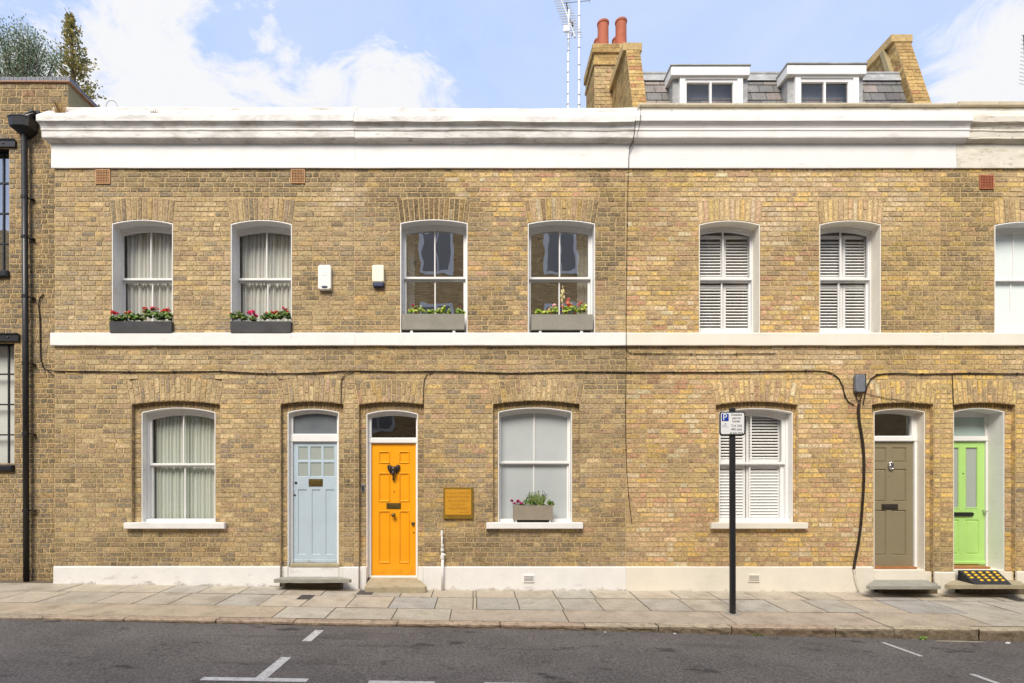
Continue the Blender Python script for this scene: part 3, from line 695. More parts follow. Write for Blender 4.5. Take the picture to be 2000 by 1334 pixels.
def doorway(h, o, yd, dl, dr, dt, db, tr_t, tr_b, rm, jm, gl_px, flat=False, fg=None):
    """frame, fanlight and reveal; dl..db door edges (px at depth yd)"""
    mb = MB(); xl, xr = X(dl, yd), X(dr, yd); zt, zb = Z(dt, yd), Z(db, yd)
    inn = outline(o, .012); 
    # jamb frame
    mb.box(o['xl'] + .01, xl - .002, yd - .03, yd + .06, zb - .02, Z(tr_b, yd)); mb.box(xr + .002, o['xr'] - .01, yd - .03, yd + .06, zb - .02, Z(tr_b, yd))
    mb.box(o['xl'] + .01, o['xr'] - .01, yd - .04, yd + .06, Z(tr_b, yd), Z(tr_t, yd), b=.006)
    mb.box(xl, xr, yd - .012, yd + .06, zt + .001, Z(tr_b, yd) - .001)
    fanb = Z(tr_t, yd)
    pa = outline(o, .010, bottom=fanb); gx0, gx1, gz0, gz1 = X(gl_px[0], yd), X(gl_px[1], yd), Z(gl_px[3], yd), Z(gl_px[2], yd)
    if flat:
        n = len(pa) - 3; pb = [(gx0, gz0)] + [(gx0 + (gx1 - gx0) * k / n, gz1) for k in range(n + 1)] + [(gx1, gz0)]
    else:
        n = len(pa) - 3; rise = gl_px[4] / 128; pb = [(gx0, gz0)] + [(gx0 + (gx1 - gx0) * k / n, arch_z(gx0 + (gx1 - gx0) * k / n, gx0, gx1, gz1 - rise, gz1)) for k in range(n + 1)] + [(gx1, gz0)]
    ring(mb, pa, pb, yd - .025, yd + .03)
    mb.box(gx0 - .002, gx1 + .002, yd - .024, yd + .03, fanb - .005, gz0)
    fr = mb.build('door_frame', M[jm], h)
    rv = MB(); reveal(rv, o, RD, yd - .02, bottom=o['zb'] - .0); rv.build('reveal', M[rm], fr)
    p = MB(); poly_pane(p, pb, yd + .005); p.build('fanlight_pane', fg or (M['glass_dark'] if not flat else M['frost2']), fr)
    return fr, (xl, xr, zb, zt)
def letterbox(dr, px0, px1, py0, py1, y, m, style=0):
    mb = MB(); x0, x1, z0, z1 = X(px0, y), X(px1, y), Z(py1, y), Z(py0, y)
    if style == 1:
        r = (z1 - z0) / 2; n = 6; pts = []
        for k in range(n + 1): a = math.pi / 2 + math.pi * k / n; pts.append((x0 + r + r * math.cos(a), (z0 + z1) / 2 + r * math.sin(a)))
        for k in range(n + 1): a = -math.pi / 2 + math.pi * k / n; pts.append((x1 - r + r * math.cos(a), (z0 + z1) / 2 + r * math.sin(a)))
        mb.prism(pts, y - .022, y)
        lb = mb.build('letterbox', m, dr); return lb
    mb.box(x0, x1, y - .008, y + .002, z0, z1, b=.003)
    mb.box(x0 + .03, x1 - .03, y - .014, y - .007, z0 + .022, z1 - .024, b=.003)
    lb = mb.build('letterbox', m, dr)
    mb = MB(); mb.box(x0 + .028, x1 - .028, y - .0095, y - .006, z1 - .026, z1 - .02); mb.box(x0 + .028, x1 - .028, y - .0095, y - .006, z0 + .014, z0 + .021)
    mb.build('letterbox', M['dark'], dr) if False else None
    return lb
def knob(dr, px, py, y, r, m, name='door_knob'):
    mb = MB(); mb.lathe([(r * .8, 0), (r * .8, .004), (r * .35, .008), (r * .35, .03), (r * .8, .036), (r, .05), (r * .95, .062), (r * .6, .074), (0.001, .078)], (X(px, y), y, Z(py, y)), 'y', 20)
    return mb.build(name, m, dr, smooth=True)
def lockcyl(dr, px, py, y, r, m, name='door_lock', t=.008):
    mb = MB(); mb.lathe([(r, 0), (r, t * .7), (r * .8, t), (0.001, t)], (X(px, y), y, Z(py, y)), 'y', 16); return mb.build(name, m, dr)

# blue door
yd = .17
fr, (xl, xr, zb, zt) = doorway(HO[0], INO[1], yd, 573, 659, 864.5, 1099, 849, 863, 'stucco', 'joinery', (573.5, 659, 808, 847.5, 6), fg=M['frostd'])
mb = MB(); holes = []
for a, b in ((582.5, 602), (606, 628), (632, 653)):
    for c, d in ((872, 899), (903, 931)): holes.append((X(a, yd), X(b, yd), Z(d, yd), Z(c, yd), False))
for a, b in ((582, 599), (609, 626), (636, 653)): holes.append((X(a, yd), X(b, yd), Z(1083, yd), Z(956, yd), True))
pierced(mb, xl, xr, zb, zt, holes, yd, yd + .012)
mb.box(xl, xr, yd - .012, yd, zb + .0, zb + .05, b=.004)
dB = mb.build('front_door', M['blue'], HO[0])
p = MB(); p.face([(X(580, yd), yd + .012, Z(934, yd)), (X(656, yd), yd + .012, Z(934, yd)), (X(656, yd), yd + .012, Z(870, yd)), (X(580, yd), yd + .012, Z(870, yd))]); p.build('pane', M['frost3'], dB)
letterbox(dB, 603, 630.5, 935.5, 950, yd, M['brass']); lockcyl(dB, 578, 943, yd, .021, M['pewter']); lockcyl(dB, 576, 967, yd, .016, M['pewter'])
# yellow door
fr, (xl, xr, zb, zt) = doorway(HO[1], INO[2], yd, 726, 812.5, 866.5, 1125, 856, 865.5, 'stucco', 'joinery', (726, 813, 812, 855, 5))
mb = MB(); holes = [(X(a, yd), X(b, yd), Z(d, yd), Z(c, yd), True) for a, b in ((741, 760.5), (781, 798.5)) for c, d in ((883, 903.5), (925, 978.5), (999, 1098))]
pierced(mb, xl, xr, zb, zt, holes, yd, yd + .006)
for h_ in holes: bolection(mb, h_, yd, .013, .013)
dY = mb.build('front_door', M['yellow'], HO[1])
letterbox(dY, 755, 783, 982.5, 994, yd, M['brass']); knob(dY, 769.3, 1005.5, yd, .034, M['brass']); lockcyl(dY, 770, 960, yd, .009, M['brass'], 'peephole')
mb = MB(); cx_, cz_ = X(807, yd), Z(1023, yd); mb.lathe([(.03, 0), (.03, .006), (.02, .012), (.001, .013)], (cx_, yd, cz_ + .006), 'y', 18); mb.lathe([(.018, 0), (.018, .02), (.001, .022)], (cx_, yd, cz_ - .016), 'y', 14); mb.build('door_lock', M['brass'], dY)
lockcyl(dY, 808.5, 1040, yd, .012, M['brass'])
# elephant-head knocker
mb = MB(); rnd = random.Random(3); kx, kz = X(769.3, yd), Z(918, yd)
mb.blob((kx, yd - .035, kz + .005), (.042, .035, .055), rnd, .03, 14, 9)
for s_ in (-1, 1):
    ear = [(.02, .05), (.06, .085), (.095, .075), (.098, .03), (.08, -.01), (.05, -.05), (.025, -.045)]
    pts = [(kx + s_ * a, kz + b) for a, b in ear]
    if s_ < 0: pts = pts[::-1]
    mb.prism(pts, yd - .028, yd - .004)
    for q in range(3): mb.tube([(kx + s_ * (.03 + .004 * q), yd - .03, kz + .03 - .02 * q), (kx + s_ * (.085 - .008 * q), yd - .032, kz + .06 - .035 * q)], .005, 6)
    mb.tube([(kx + s_ * .022, yd - .06, kz - .03), (kx + s_ * .034, yd - .075, kz - .055), (kx + s_ * .036, yd - .085, kz - .075)], [.007, .006, .003], 6)
mb.tube([(kx, yd - .06, kz - .02), (kx, yd - .068, kz - .06), (kx, yd - .05, kz - .1), (kx, yd - .035, kz - .13)], [.026, .018, .013, .014], 10)
mb.blob((kx, yd - .03, kz - .142), (.019, .018, .026), rnd, .03, 12, 7)
mb.build('elephant_knocker', M['pewter'], dY, smooth=True)
# olive door
yo = .23
fr, (xl, xr, zb, zt) = doorway(HO[2], INO[5], yo, 1692.5, 1783, 863.5, 1106, 852.5, 862, 'cream', 'joinery2', (1694, 1778, 808, 851.5, 5))
mb = MB(); holes = [(X(a, yo), X(b, yo), Z(d, yo), Z(c, yo), True) for a, b in ((1704, 1731), (1742, 1770)) for c, d in ((874, 903), (916, 980), (996, 1085))]
pierced(mb, xl, xr, zb, zt, holes, yo, yo + .014)
for h_ in holes: raised(mb, h_, yo + .014, .008, .014)
dO = mb.build('front_door', M['olive'], HO[2])
letterbox(dO, 1721.5, 1753.5, 984.5, 995.5, yo, M['pewter']); lockcyl(dO, 1737, 929.5, yo, .009, M['chrome'], 'peephole', .006)
mb = MB(); kx, kz = X(1738.8, yo), Z(910, yo)
pts = [(kx + .036 * math.cos(a * math.pi / 9), yo - .02, kz + .055 * math.sin(a * math.pi / 9)) for a in range(19)]
mb.tube(pts, .011, 8, caps=False); mb.lathe([(.03, 0), (.03, .01), (.018, .02), (.001, .022)], (kx, yo, kz), 'y', 18); mb.lathe([(.013, 0), (.013, .03), (.001, .034)], (kx, yo, kz + .055), 'y', 12)
mb.lathe([(.014, 0), (.014, .02), (.001, .022)], (kx, yo, kz - .055), 'y', 12)
mb.build('ring_knocker', M['chrome'], dO, smooth=True)
# lime door
yl = .35
fr, (xl, xr, zb, zt) = doorway(HO[3], INO[6], yl, 1834, 1922.5, 863, 1104.5, 853.5, 861.5, 'stucco', 'joinery2', (1838, 1921.5, 815, 852.5, 0), flat=True)
mb = MB(); holes = [(X(a, yl), X(b, yl), Z(992.5, yl), Z(874, yl), False) for a, b in ((1849, 1873), (1886, 1909))] + [(X(a, yl), X(b, yl), Z(1083, yl), Z(1015, yl), True) for a, b in ((1847, 1873), (1886, 1912))]
pierced(mb, xl, xr, zb, zt, holes, yl, yl + .012)
for h_ in holes[2:]: raised(mb, h_, yl + .012, .012, .018)
for h_ in holes[:2]: bolection(mb, h_, yl, .008, .008)
mb.box(xl, xr, yl - .03, yl, zb + .02, zb + .075, b=.01)
dL = mb.build('front_door', M['lime'], HO[3])
p = MB(); p.face([(X(1847, yl), yl + .013, Z(994, yl)), (X(1911, yl), yl + .013, Z(994, yl)), (X(1911, yl), yl + .013, Z(872, yl)), (X(1847, yl), yl + .013, Z(872, yl))]); p.build('pane', M['frost3'], dL)
letterbox(dL, 1858, 1900, 1000.5, 1008, yl, M['black'], 1); lockcyl(dL, 1881, 925, yl, .01, M['pewter'], 'peephole', .006); knob(dL, 1919.5, 997, yl, .02, M['chrome'], 'door_lock')

# ------------------------------------------------------------------ string course, frieze, cornice, parapets, plinths
def strip(name, h, px0, px1, prof, m, step=.08, amp=.0, seed=0, ends=True, sag=None, fr=(1.4, 5)):
    """profile [(y,z)] extruded along x with small hand-made unevenness; px are measured at the wall plane"""
    x0, x1 = (px0 if isinstance(px0, float) else X(px0)), (px1 if isinstance(px1, float) else X(px1))
    n = max(2, int((x1 - x0) / step)); mb = MB(); rows = []
    for i in range(n + 1):
        x = x0 + (x1 - x0) * i / n; pts = []
        for j, (y, z) in enumerate(prof):
            a = amp * (ns(x, j * .35, fr[0], seed) + .5 * ns(x, j * .5, fr[1], seed + 3)); b = amp * .6 * ns(x, j * .35, fr[0] * 1.3, seed + 7)
            if y > .05: a = b = 0
            s_ = sag(x, j) if sag else 0
            pts.append((x, y + b, z + a + s_))
        rows.append(mb.idx(pts))
    np_ = len(prof)
    for i in range(n):
        for j in range(np_ - 1): mb.fi([rows[i] + j, rows[i] + j + 1, rows[i + 1] + j + 1, rows[i + 1] + j])
    if ends:
        mb.fi([rows[0] + j for j in range(np_)]); mb.fi([rows[-1] + j for j in reversed(range(np_))])
    return mb.build(name, m, h)
def Zp(py, p): return Z(py, -p)
xs_str = [103, 695, 1223, 1836, 2520]
mats4 = ['stucco', 'stucco', 'cream', 'cream']
for i, h in enumerate(HO):
    p = .05
    prof = [(.02, Zp(676, 0)), (-p + .004, Zp(674.5, p)), (-p, Zp(673.5, p)), (-p, Zp(651.5, p)), (-p + .006, Zp(650, p)), (.02, Z(649))]
    strip('string_course', h, float(X(xs_str[i])) + (0 if i else .0), float(X(xs_str[i + 1])) - .003, prof, M[mats4[i]], amp=.0035, seed=i * 3 + 1)
xs_f = [103, 695, 1228, 1865, 2520]
mf = ['stucco', 'stucco', 'stucco', 'cream_old']
for i, h in enumerate(HO):
    prof = [(.02, Z(329)), (-.03, Z(328, -.03)), (-.032, Z(326, -.03)), (-.028, Z(290, -.03)), (-.028, Z(284)), (.02, Z(280))]
    strip('frieze', h, float(X(xs_f[i])), float(X(xs_f[i + 1])) - .003, prof, M[mf[i]], amp=.002, seed=20 + i)
CORN = [(.0, Z(284)), (-.04, Z(283)), (-.055, Zp(279, .05)), (-.07, Zp(275, .07)), (-.095, Zp(271.5, .09)), (-.115, Zp(269, .11)), (-.118, Zp(266.5, .118)),
        (-.12, Zp(255.5, .12)), (-.128, Zp(254.5, .125)), (-.13, Zp(252, .13)), (-.125, Zp(250, .13)), (-.132, Zp(246, .132)), (-.15, Zp(241, .15)), (-.168, Zp(238, .165)),
        (-.17, Zp(236.5, .17)), (-.178, Zp(235.5, .18)), (-.178, Zp(224.5, .18)), (-.172, Zp(223.5, .175)), (-.05, Z(221)), (.02, Z(218))]
def sagB(x, j):
    if j < 8: return 0
    return .016 * ns(x, 3.3, .9, 4) + .02 * max(0, ns(x, 1, 2.1, 8)) * (1 if j in (9, 10, 11, 12, 13, 14) else .4) - (.012 if j > 13 else 0)
xs_c = [X(79, -.178) + 0.0, X(696), X(1234), X(1880), X(2522)]
mcn = ['stucco_old', 'stucco_old', 'stucco', 'cream_old']
for i, h in enumerate(HO):
    if i == 0:
        # main run plus a mitred return at the free end
        x1 = float(xs_c[1]) - .004; xe = X(103); mb = MB(); n = 60; rows = []
        for k in range(n + 1):
            t = k / n; pts = []
            for j, (y, z) in enumerate(CORN):
                xs0 = xe + (y if y < 0 else 0) * .60
                x = xs0 + (x1 - xs0) * t
                a = .004 * ns(x, j * .35, 1.4, 2) + .003 * ns(x, j, 6, 5)
                pts.append((x, y + a * .5, z + (a if y < .0 else 0)))
            rows.append(mb.idx(pts))
        np_ = len(CORN)
        for k in range(n):
            for j in range(np_ - 1): mb.fi([rows[k] + j, rows[k] + j + 1, rows[k + 1] + j + 1, rows[k + 1] + j])
        ret = mb.idx([(xe + (y if y < 0 else 0) * .6, .3, z) for y, z in CORN])
        for j in range(np_ - 1): mb.fi([ret + j, ret + j + 1, rows[0] + j + 1, rows[0] + j])
        mb.build('cornice', M[mcn[i]], h)
    elif i == 1:
        prof = [(y - (.004 if 8 < j < 18 else 0), z) for j, (y, z) in enumerate(CORN)]
        strip('cornice', h, float(xs_c[i]), float(xs_c[i + 1]) - .004, prof, M[mcn[i]], step=.04, amp=.012, seed=31, sag=sagB, fr=(1.1, 4.2))
    elif i == 3:
        prof = [(y + (.02 if y < -.1 else 0), z) for (y, z) in CORN]
        strip('cornice', h, float(xs_c[i]), float(xs_c[i + 1]) - .004, prof, M[mcn[i]], step=.03, amp=.01, seed=37, fr=(2, 9))
    else:
        strip('cornice', h, float(xs_c[i]), float(xs_c[i + 1]) - .004, CORN, M[mcn[i]], step=.06, amp=.003, seed=33)
# parapets
pz = [(103, 697, 208.5, 'stucco_old', .006), (697, 1245, 210.5, 'stucco_old', .012), (1247, 1868, 201, 'cream_old', .002), (1868, 2520, 197.5, 'cream_old', .004)]
for i, (a, b, top, m, am) in enumerate(pz):
    h = HO[i]; zt = Z(top)
    if i < 2:
        prof = [(.0, Z(222)), (-.004, Z(221)), (-.004, zt - .02), (.004, zt - .004), (.02, zt), (.26, zt + .0), (.27, zt - .02), (.27, Z(340))]
        strip('parapet', h, float(X(a)), float(X(b)) - .003, prof, M[m], step=.05, amp=am, seed=50 + i)
    else:
        prof = [(.0, Z(222)), (-.004, Z(221)), (-.004, Z(210.5)), (.27, Z(210.5)), (.27, Z(340))]
        strip('parapet', h, float(X(a)), float(X(b)) - .003, prof, M[m], step=.1, amp=.0015, seed=50 + i)
        rnd = random.Random(70 + i); mb = MB(); x = X(a) + (0 if i == 2 else .003)
        while x < X(b) - .01:
            w = min(rnd.uniform(.5, .95), X(b) - x)
            if X(b) - x - w < .2: w = X(b) - x
            dz = rnd.uniform(-.004, .004)
            mb.box(x, x + w - .006, -.045, .3, Z(209.5) + dz, Z(201 if i == 2 else 197.5, -.04) + dz, b=.008); x += w
        mb.build('coping', M['coping'], h)
# plinths (projecting painted base), set between the doorways
def base_z(x): # pavement level along the wall
    px = CX + x * 128
    pts = [(-300, .11), (0, .105), (107, .10), (500, .06), (700, .02), (930, 0), (1500, -.016), (1850, -.04), (2100, -.055), (2600, -.07)]
    for (a, b), (c, d) in zip(pts[:-1], pts[1:]):
        if px <= c: return b + (d - b) * (px - a) / (c - a)
    return pts[-1][1]
pl = [(0, 107, 548, 1107, 'stucco_base'), (0, 671, 692, 1108, 'stucco'), (1, 692, 701, 1108, 'stucco'), (1, 828, 1222, 1107.5, 'stucco'), (2, 1222, 1703, 1107.5, 'cream'), (2, 1823, 1836, 1118, 'cream'),
      (3, 1836, 1862, 1118, 'cream'), (3, 1983, 2520, 1117, 'cream')]
for i, a, b, t, m in pl:
    x0, x1 = X(a), X(b); zt = Z(t, -.03); p = .028
    prof = [(.02, zt + .012), (-p + .008, zt + .002), (-p, zt - .008), (-p - .006, -.35), (.02, -.35)]
    strip('plinth', HO[i], float(x0), float(x1) - .002, prof[::-1], M[m], step=.06, amp=.004, seed=80 + a)
# plinth returns inside the outer reveals, flank blocks, risers under the doors
def pbox(h, name, a, b, y0, y1, pt, m, zb=-.3, bev=.006):
    mb = MB(); mb.box(X(a, y0), X(b, y0), y0, y1, zb, Z(pt, y0), b=bev); return mb.build(name, m, h)
pbox(HO[0], 'plinth', 549, 562, .045, .2, 1107, M['stucco']); pbox(HO[0], 'plinth', 662.5, 670.5, .045, .2, 1108, M['stucco'])
pbox(HO[0], 'riser', 562.5, 662, .06, .3, 1108.5, M['stucco_base']); 
pbox(HO[0], 'threshold', 566, 664, .055, .3, 1101.5, M['stone'], zb=Z(1108.3, .06) + .003)
pbox(HO[1], 'plinth', 701.5, 715.5, .03, .2, 1107, M['stucco']); pbox(HO[1], 'plinth', 816.5, 828, .03, .2, 1107, M['stucco'])
pbox(HO[1], 'threshold', 724, 814.5, .13, .3, 1125, M['stucco'])
pbox(HO[2], 'riser', 1706, 1806, .055, .3, 1113, M['cream']); pbox(HO[2], 'plinth', 1806.5, 1822.5, .04, .2, 1117, M['cream'])
pbox(HO[2], 'threshold', 1700, 1792, .12, .4, 1107.5, M['wood'], zb=Z(1113, .055) + .002)
pbox(HO[3], 'riser', 1861, 1961, .055, .4, 1113, M['cream']); pbox(HO[3], 'plinth', 1961.5, 1982.5, .04, .2, 1117, M['cream'])
pbox(HO[3], 'threshold', 1855, 1935, .14, .4, 1107, M['wood'], zb=Z(1113, .055) + .002)
# doorsteps
def slab(h, front, back, ftop, btop, yf, yb, thick, m, seed, name='doorstep', drop=0.0):
    rnd = random.Random(seed); n = 14; mb = MB(); T = []; B = []
    P = [(front[0], yf + .05), (front[0] + 3, yf + .008)] + [(front[0] + (front[1] - front[0]) * k / n, yf + rnd.uniform(-.006, .004)) for k in range(1, n)] + [(front[1] - 3, yf + .008), (front[1], yf + .05), (back[1], yb), (back[0], yb)]
    zf, zk = Z(ftop, yf), Z(btop, yb)
    for (px, y_) in P:
        yy = max(min(y_, yb), yf - .01); x = X(px, yf if y_ < yf + .06 else yb); z = zf + (zk - zf) * (yy - yf) / (yb - yf)
        T.append((x, y_, z + rnd.uniform(-.002, .002))); B.append((x, y_ + .004, z - thick + rnd.uniform(-.003, .003)))
    n = len(T); i_ = mb.idx(T + B); mb.fi(range(i_, i_ + n)); mb.fi([i_ + n + k for k in reversed(range(n))])
    for k in range(n): mb.fi([i_ + k, i_ + n + k, i_ + n + (k + 1) % n, i_ + (k + 1) % n])
    return mb.build(name, m, h)
slab(HO[0], (532, 685), (551, 664), 1132, 1126.5, -.3, .05, .05, M['stone_g'], 1)
slab(HO[1], (711, 833), (724, 815), 1147.5, 1128, -.27, .14, .14, M['stone'], 2)
slab(HO[2], (1697, 1842), (1708, 1808), 1145, 1132.5, -.43, .05, .045, M['stone_g'], 3)
slab(HO[3], (1851, 2008), (1863, 1990), 1143, 1132, -.4, .05, .055, M['stone'], 4)
for h, a, b, yy in ((HO[0], 560, 670, -.12), (HO[2], 1712, 1822, -.2), (HO[3], 1870, 1990, -.2)):
    mb = MB(); mb.box(X(a), X(b), max(yy, -.09), .05, -.35, Z(1138), b=.01); mb.build('step_footing', M['footing'], h)

# small things built into the walls: air bricks
def air_brick(h, a, b, t, bt, m, y=-.008, hx=8, hz=8, hole=M['dark']):
    x0, x1, z0, z1 = X(a), X(b), Z(bt), Z(t); mb = MB()
    g = .012; hs = []; w = (x1 - x0 - 2 * g) / hx; hh = (z1 - z0 - 2 * g) / hz
    for i in range(hx):
        for j in range(hz): hs.append((x0 + g + w * (i + .12), x0 + g + w * (i + .86), z0 + g + hh * (j + .14), z0 + g + hh * (j + .86), False))
    pierced(mb, x0, x1, z0, z1, hs, y - .012, y - .006, 0, e=.0006)
    mb.face([(x0, y - .0055, z0), (x1, y - .0055, z0), (x1, y - .0055, z1), (x0, y - .0055, z1)], 1)
    return mb.build('air_brick', [m, hole], h)
air_brick(HO[0], 188, 216, 332, 360, M['terracotta']); air_brick(HO[0], 569, 596, 331, 359, M['terracotta']); air_brick(HO[3], 1912, 1939, 343, 370, M['redvent'])
air_brick(HO[1], 1022, 1043, 1122.5, 1136, M['stucco'], y=-.035, hx=9, hz=4); air_brick(HO[2], 1459, 1481, 1121.5, 1135.5, M['cream'], y=-.035, hx=9, hz=4)

# ------------------------------------------------------------------ roof of the shuttered house: mansard, dormers, wing walls, chimney
H2 = HO[2]
def ym(z): return .70 + (z - 7.83) / 3.35      # mansard slope: y at height z
ZMT = 8.56
xa, xb = 2.72, 7.2
mb = MB(); z0 = 7.2; rnd = random.Random(8); k = 0; rowh = .165
mb.face([(xa, ym(z0) + .02, z0), (xb, ym(z0) + .02, z0), (xb, ym(ZMT) + .02, ZMT), (xa, ym(ZMT) + .02, ZMT)], 0, S(60, 60, 66))
z = z0
while z < ZMT - .02:
    zb_ = min(z + rowh, ZMT); x = xa + (-.15 if k % 2 else 0)
    while x < xb:
        w = .25; c = vary(S(*rnd.choice([(108, 106, 104), (122, 119, 116), (98, 96, 95), (130, 122, 116), (112, 112, 108), (142, 132, 124)])), rnd, .1); e = .004
        a, b = max(x + e, xa), min(x + w - e, xb)
        if b > a:
            yb0, yt = ym(z) - .012 + rnd.uniform(-.002, .002), ym(zb_) + .0
            mb.face([(a, yb0, z), (b, yb0, z), (b, yt, zb_), (a, yt, zb_)], 0, c); mb.face([(a, yb0, z), (a, yb0 + .02, z - .004), (b, yb0 + .02, z - .004), (b, yb0, z)], 0, c)
        x += w
    z += rowh; k += 1
mansard = mb.build('mansard_roof', M['slate'], H2)
mb = MB(); mb.box(xa, xb, ym(ZMT) - .035, ym(ZMT) + 3.2, ZMT, ZMT + .05, b=.01)
mb.face([(xa, ym(8.43) - .03, 8.43), (xb, ym(8.43) - .03, 8.43), (xb, ym(ZMT) - .03, ZMT), (xa, ym(ZMT) - .03, ZMT)]); mb.build('lead_flashing', M['lead'], mansard)
mb = MB(); mb.box(2.6, 7.3, .28, 4.3, 7.0, 7.16); mb.build('roof_gutter', M['lead'], H2)
def dormer(fl, fr_, ftop, fbot, l, r, g0, g1, g2, g3, gt, seed):
    yd_ = .60; zf1, zf0 = Z(ftop, yd_ - .05), Z(fbot, yd_ - .05)
    mb = MB(); xl, xr = X(l, yd_), X(r, yd_); zb_ = 7.22
    # cheeks and body
    hs = [(X(g0, yd_), X(g1, yd_), 7.3, Z(gt, yd_), False), (X(g2, yd_), X(g3, yd_), 7.3, Z(gt, yd_), False)]
    pierced(mb, xl + .0, xr, zb_, zf0 - .004, hs, yd_, yd_ + .028)
    dm = mb.build('dormer', M['joinery2'], H2)
    for a_, b_ in ((xl - .1, xl + .1), (xr - .1, xr + .1)):
        mb = MB(); mb.box(a_, b_, yd_ + .03, 1.05, zb_, zf0 - .001); mb.build('cheek', M['lead'], dm)
    mb = MB(); p = (yd_ - .05); x0, x1 = X(fl, p), X(fr_, p)
    mb.box(x0, x1, p, 1.15, zf0, zf1 - .02, b=.008); mb.build('fascia', M['joinery2'], dm)
    mb = MB(); mb.box(x0 - .012, x1 + .012, p - .015, 1.2, zf1 - .018, zf1 + .006, b=.004); mb.build('flat_roof', M['lead'], dm)
    mb = MB()
    mb.box(xl, xr, yd_ - .02, yd_, zf0 - .032, zf0 - .004, b=.004)
    mb.box(xl, xl + .09, yd_ - .025, yd_, zb_, zf0 - .034, b=.004); mb.box(xr - .09, xr, yd_ - .025, yd_, zb_, zf0 - .034, b=.004)
    mb.build('window_frame', M['joinery2'], dm)
    mb = MB(); mb.face([(xl + .105, yd_ + .035, zb_), (xr - .105, yd_ + .035, zb_), (xr - .105, yd_ + .035, Z(gt, yd_) + .02), (xl + .105, yd_ + .035, Z(gt, yd_) + .02)]); mb.build('pane', M['glass'], dm)
    mb = MB(); mb.face([(xl, yd_ + .16, zb_), (xr, yd_ + .16, zb_), (xr, yd_ + .16, zf0), (xl, yd_ + .16, zf0)]); mb.build('roller_blind', mat('grey_roller_blind', col=S(140, 146, 154), rough=.8), dm)
dormer(1311, 1465, 126.5, 147, 1327, 1450, 1341, 1386.5, 1390, 1432, 161, 1)
dormer(1538, 1693, 123.5, 145, 1552, 1676, 1565, 1609.5, 1613, 1657, 160, 2)
def brick_face(mb, x0, x1, z0, z1, y, pal, seed, proud=.003):
    brick_panel(mb, x0, x1, z0, z1, y, lambda a, b, w: [], lambda x, z: pal, seed, zorg=z0)
def side_bricks(mb, x, pts_lo, pts_hi, z0, z1, pal, seed, face=-1):
    """brick courses on a plane x = const between y functions"""
    rnd = random.Random(seed); z = z0; k = 0
    while z < z1 - .01:
        zt = min(z + CH, z1); ya, yb = pts_lo((z + zt) / 2), pts_hi((z + zt) / 2)
        mb.face([(x, pts_lo(z), z), (x, yb, z), (x, yb, zt), (x, pts_lo(zt), zt)], 1)
        y = ya + .008; 
        while y < yb - .02:
            w = min((.213, .1025)[(k + int(y * 3)) % 2], yb - y)
            mb.face([(x + face * .004, y + .004, z + .005), (x + face * .004, y + w - .004, z + .005), (x + face * .004, y + w - .004, zt - .005), (x + face * .004, y + .004, zt - .005)], 0, vary(pick(pal, rnd), rnd, .1))
            y += w
        z = zt; k += 1
def wing_wall(x0, x1, yb_, zb_, yt_, zt_, depth, seed, name='party_wall'):
    """brick-on-edge wall that leans back with the mansard, flat on top"""
    mb = MB(); rnd = random.Random(seed); s = (yt_ - yb_) / (zt_ - zb_); yf = lambda z: yb_ + (z - zb_) * s; zlow = 7.15
    # sloping front face, one brick wide, in courses
    z = zlow; k = 0
    mb.face([(x0, yf(zlow), zlow), (x1, yf(zlow), zlow), (x1, yt_, zt_), (x0, yt_, zt_)], 1)
    while z < zt_ - .01:
        ztp = min(z + CH, zt_); cuts = [x0, x1] if k % 2 else [x0, (x0 + x1) / 2, x1]
        for a, b in zip(cuts[:-1], cuts[1:]):
            c = vary(pick(PAL_R, rnd), rnd, .08); e = .003; ch = .004
            mb.face([(a + e, yf(z) - .006, z + e), (b - e, yf(z) - .006, z + e), (b - e, yf(ztp) - .006, ztp - e), (a + e, yf(ztp) - .006, ztp - e)], 0, c)
        z = ztp; k += 1
    side_bricks(mb, x0, yf, lambda z: depth, zlow, zt_, PAL_R, seed, -1); side_bricks(mb, x1, yf, lambda z: depth, zlow, zt_, PAL_R, seed + 1, 1)
    mb.face([(x0, yt_, zt_), (x1, yt_, zt_), (x1, depth, zt_), (x0, depth, zt_)], 1)
    w = mb.build(name, [M['brick'], M['mortar']], H2)
    return w, yf
W1, yf1 = wing_wall(2.53, 2.765, .6, 7.83, .98, 9.10, 2.0, 5)
# oversailing edge course and cap on the wing wall
mb = MB(); mb.box(2.47, 2.80, .955, 2.0, 9.02, 9.16, b=.006); mb.build('coping', M['wcap'], W1)
W2, yf2 = wing_wall(7.15, 7.43, .6, 7.87, 1.03, 9.28, 3.4, 9)
mb = MB(); mb.box(7.09, 7.455, .99, 3.4, 9.20, 9.33, b=.006); mb.build('coping', M['wcap'], W2)
mb = MB()
s_ = .38 / 1.33
for (za, zb_) in ((7.9, 9.2),):
    pts = [(7.075, yf2(za) + .16, za), (7.075, yf2(za) + .24, za), (7.075, yf2(zb_) + .24, zb_), (7.075, yf2(zb_) + .16, zb_)]
    n = mb.idx(pts + [(7.152, p[1], p[2]) for p in pts])
    for q in ((0, 1, 2, 3), (0, 3, 7, 4), (1, 0, 4, 5), (2, 1, 5, 6), (3, 2, 6, 7)): mb.fi([n + v for v in q])
mb.build('cement_fillet', M['render'], W2)
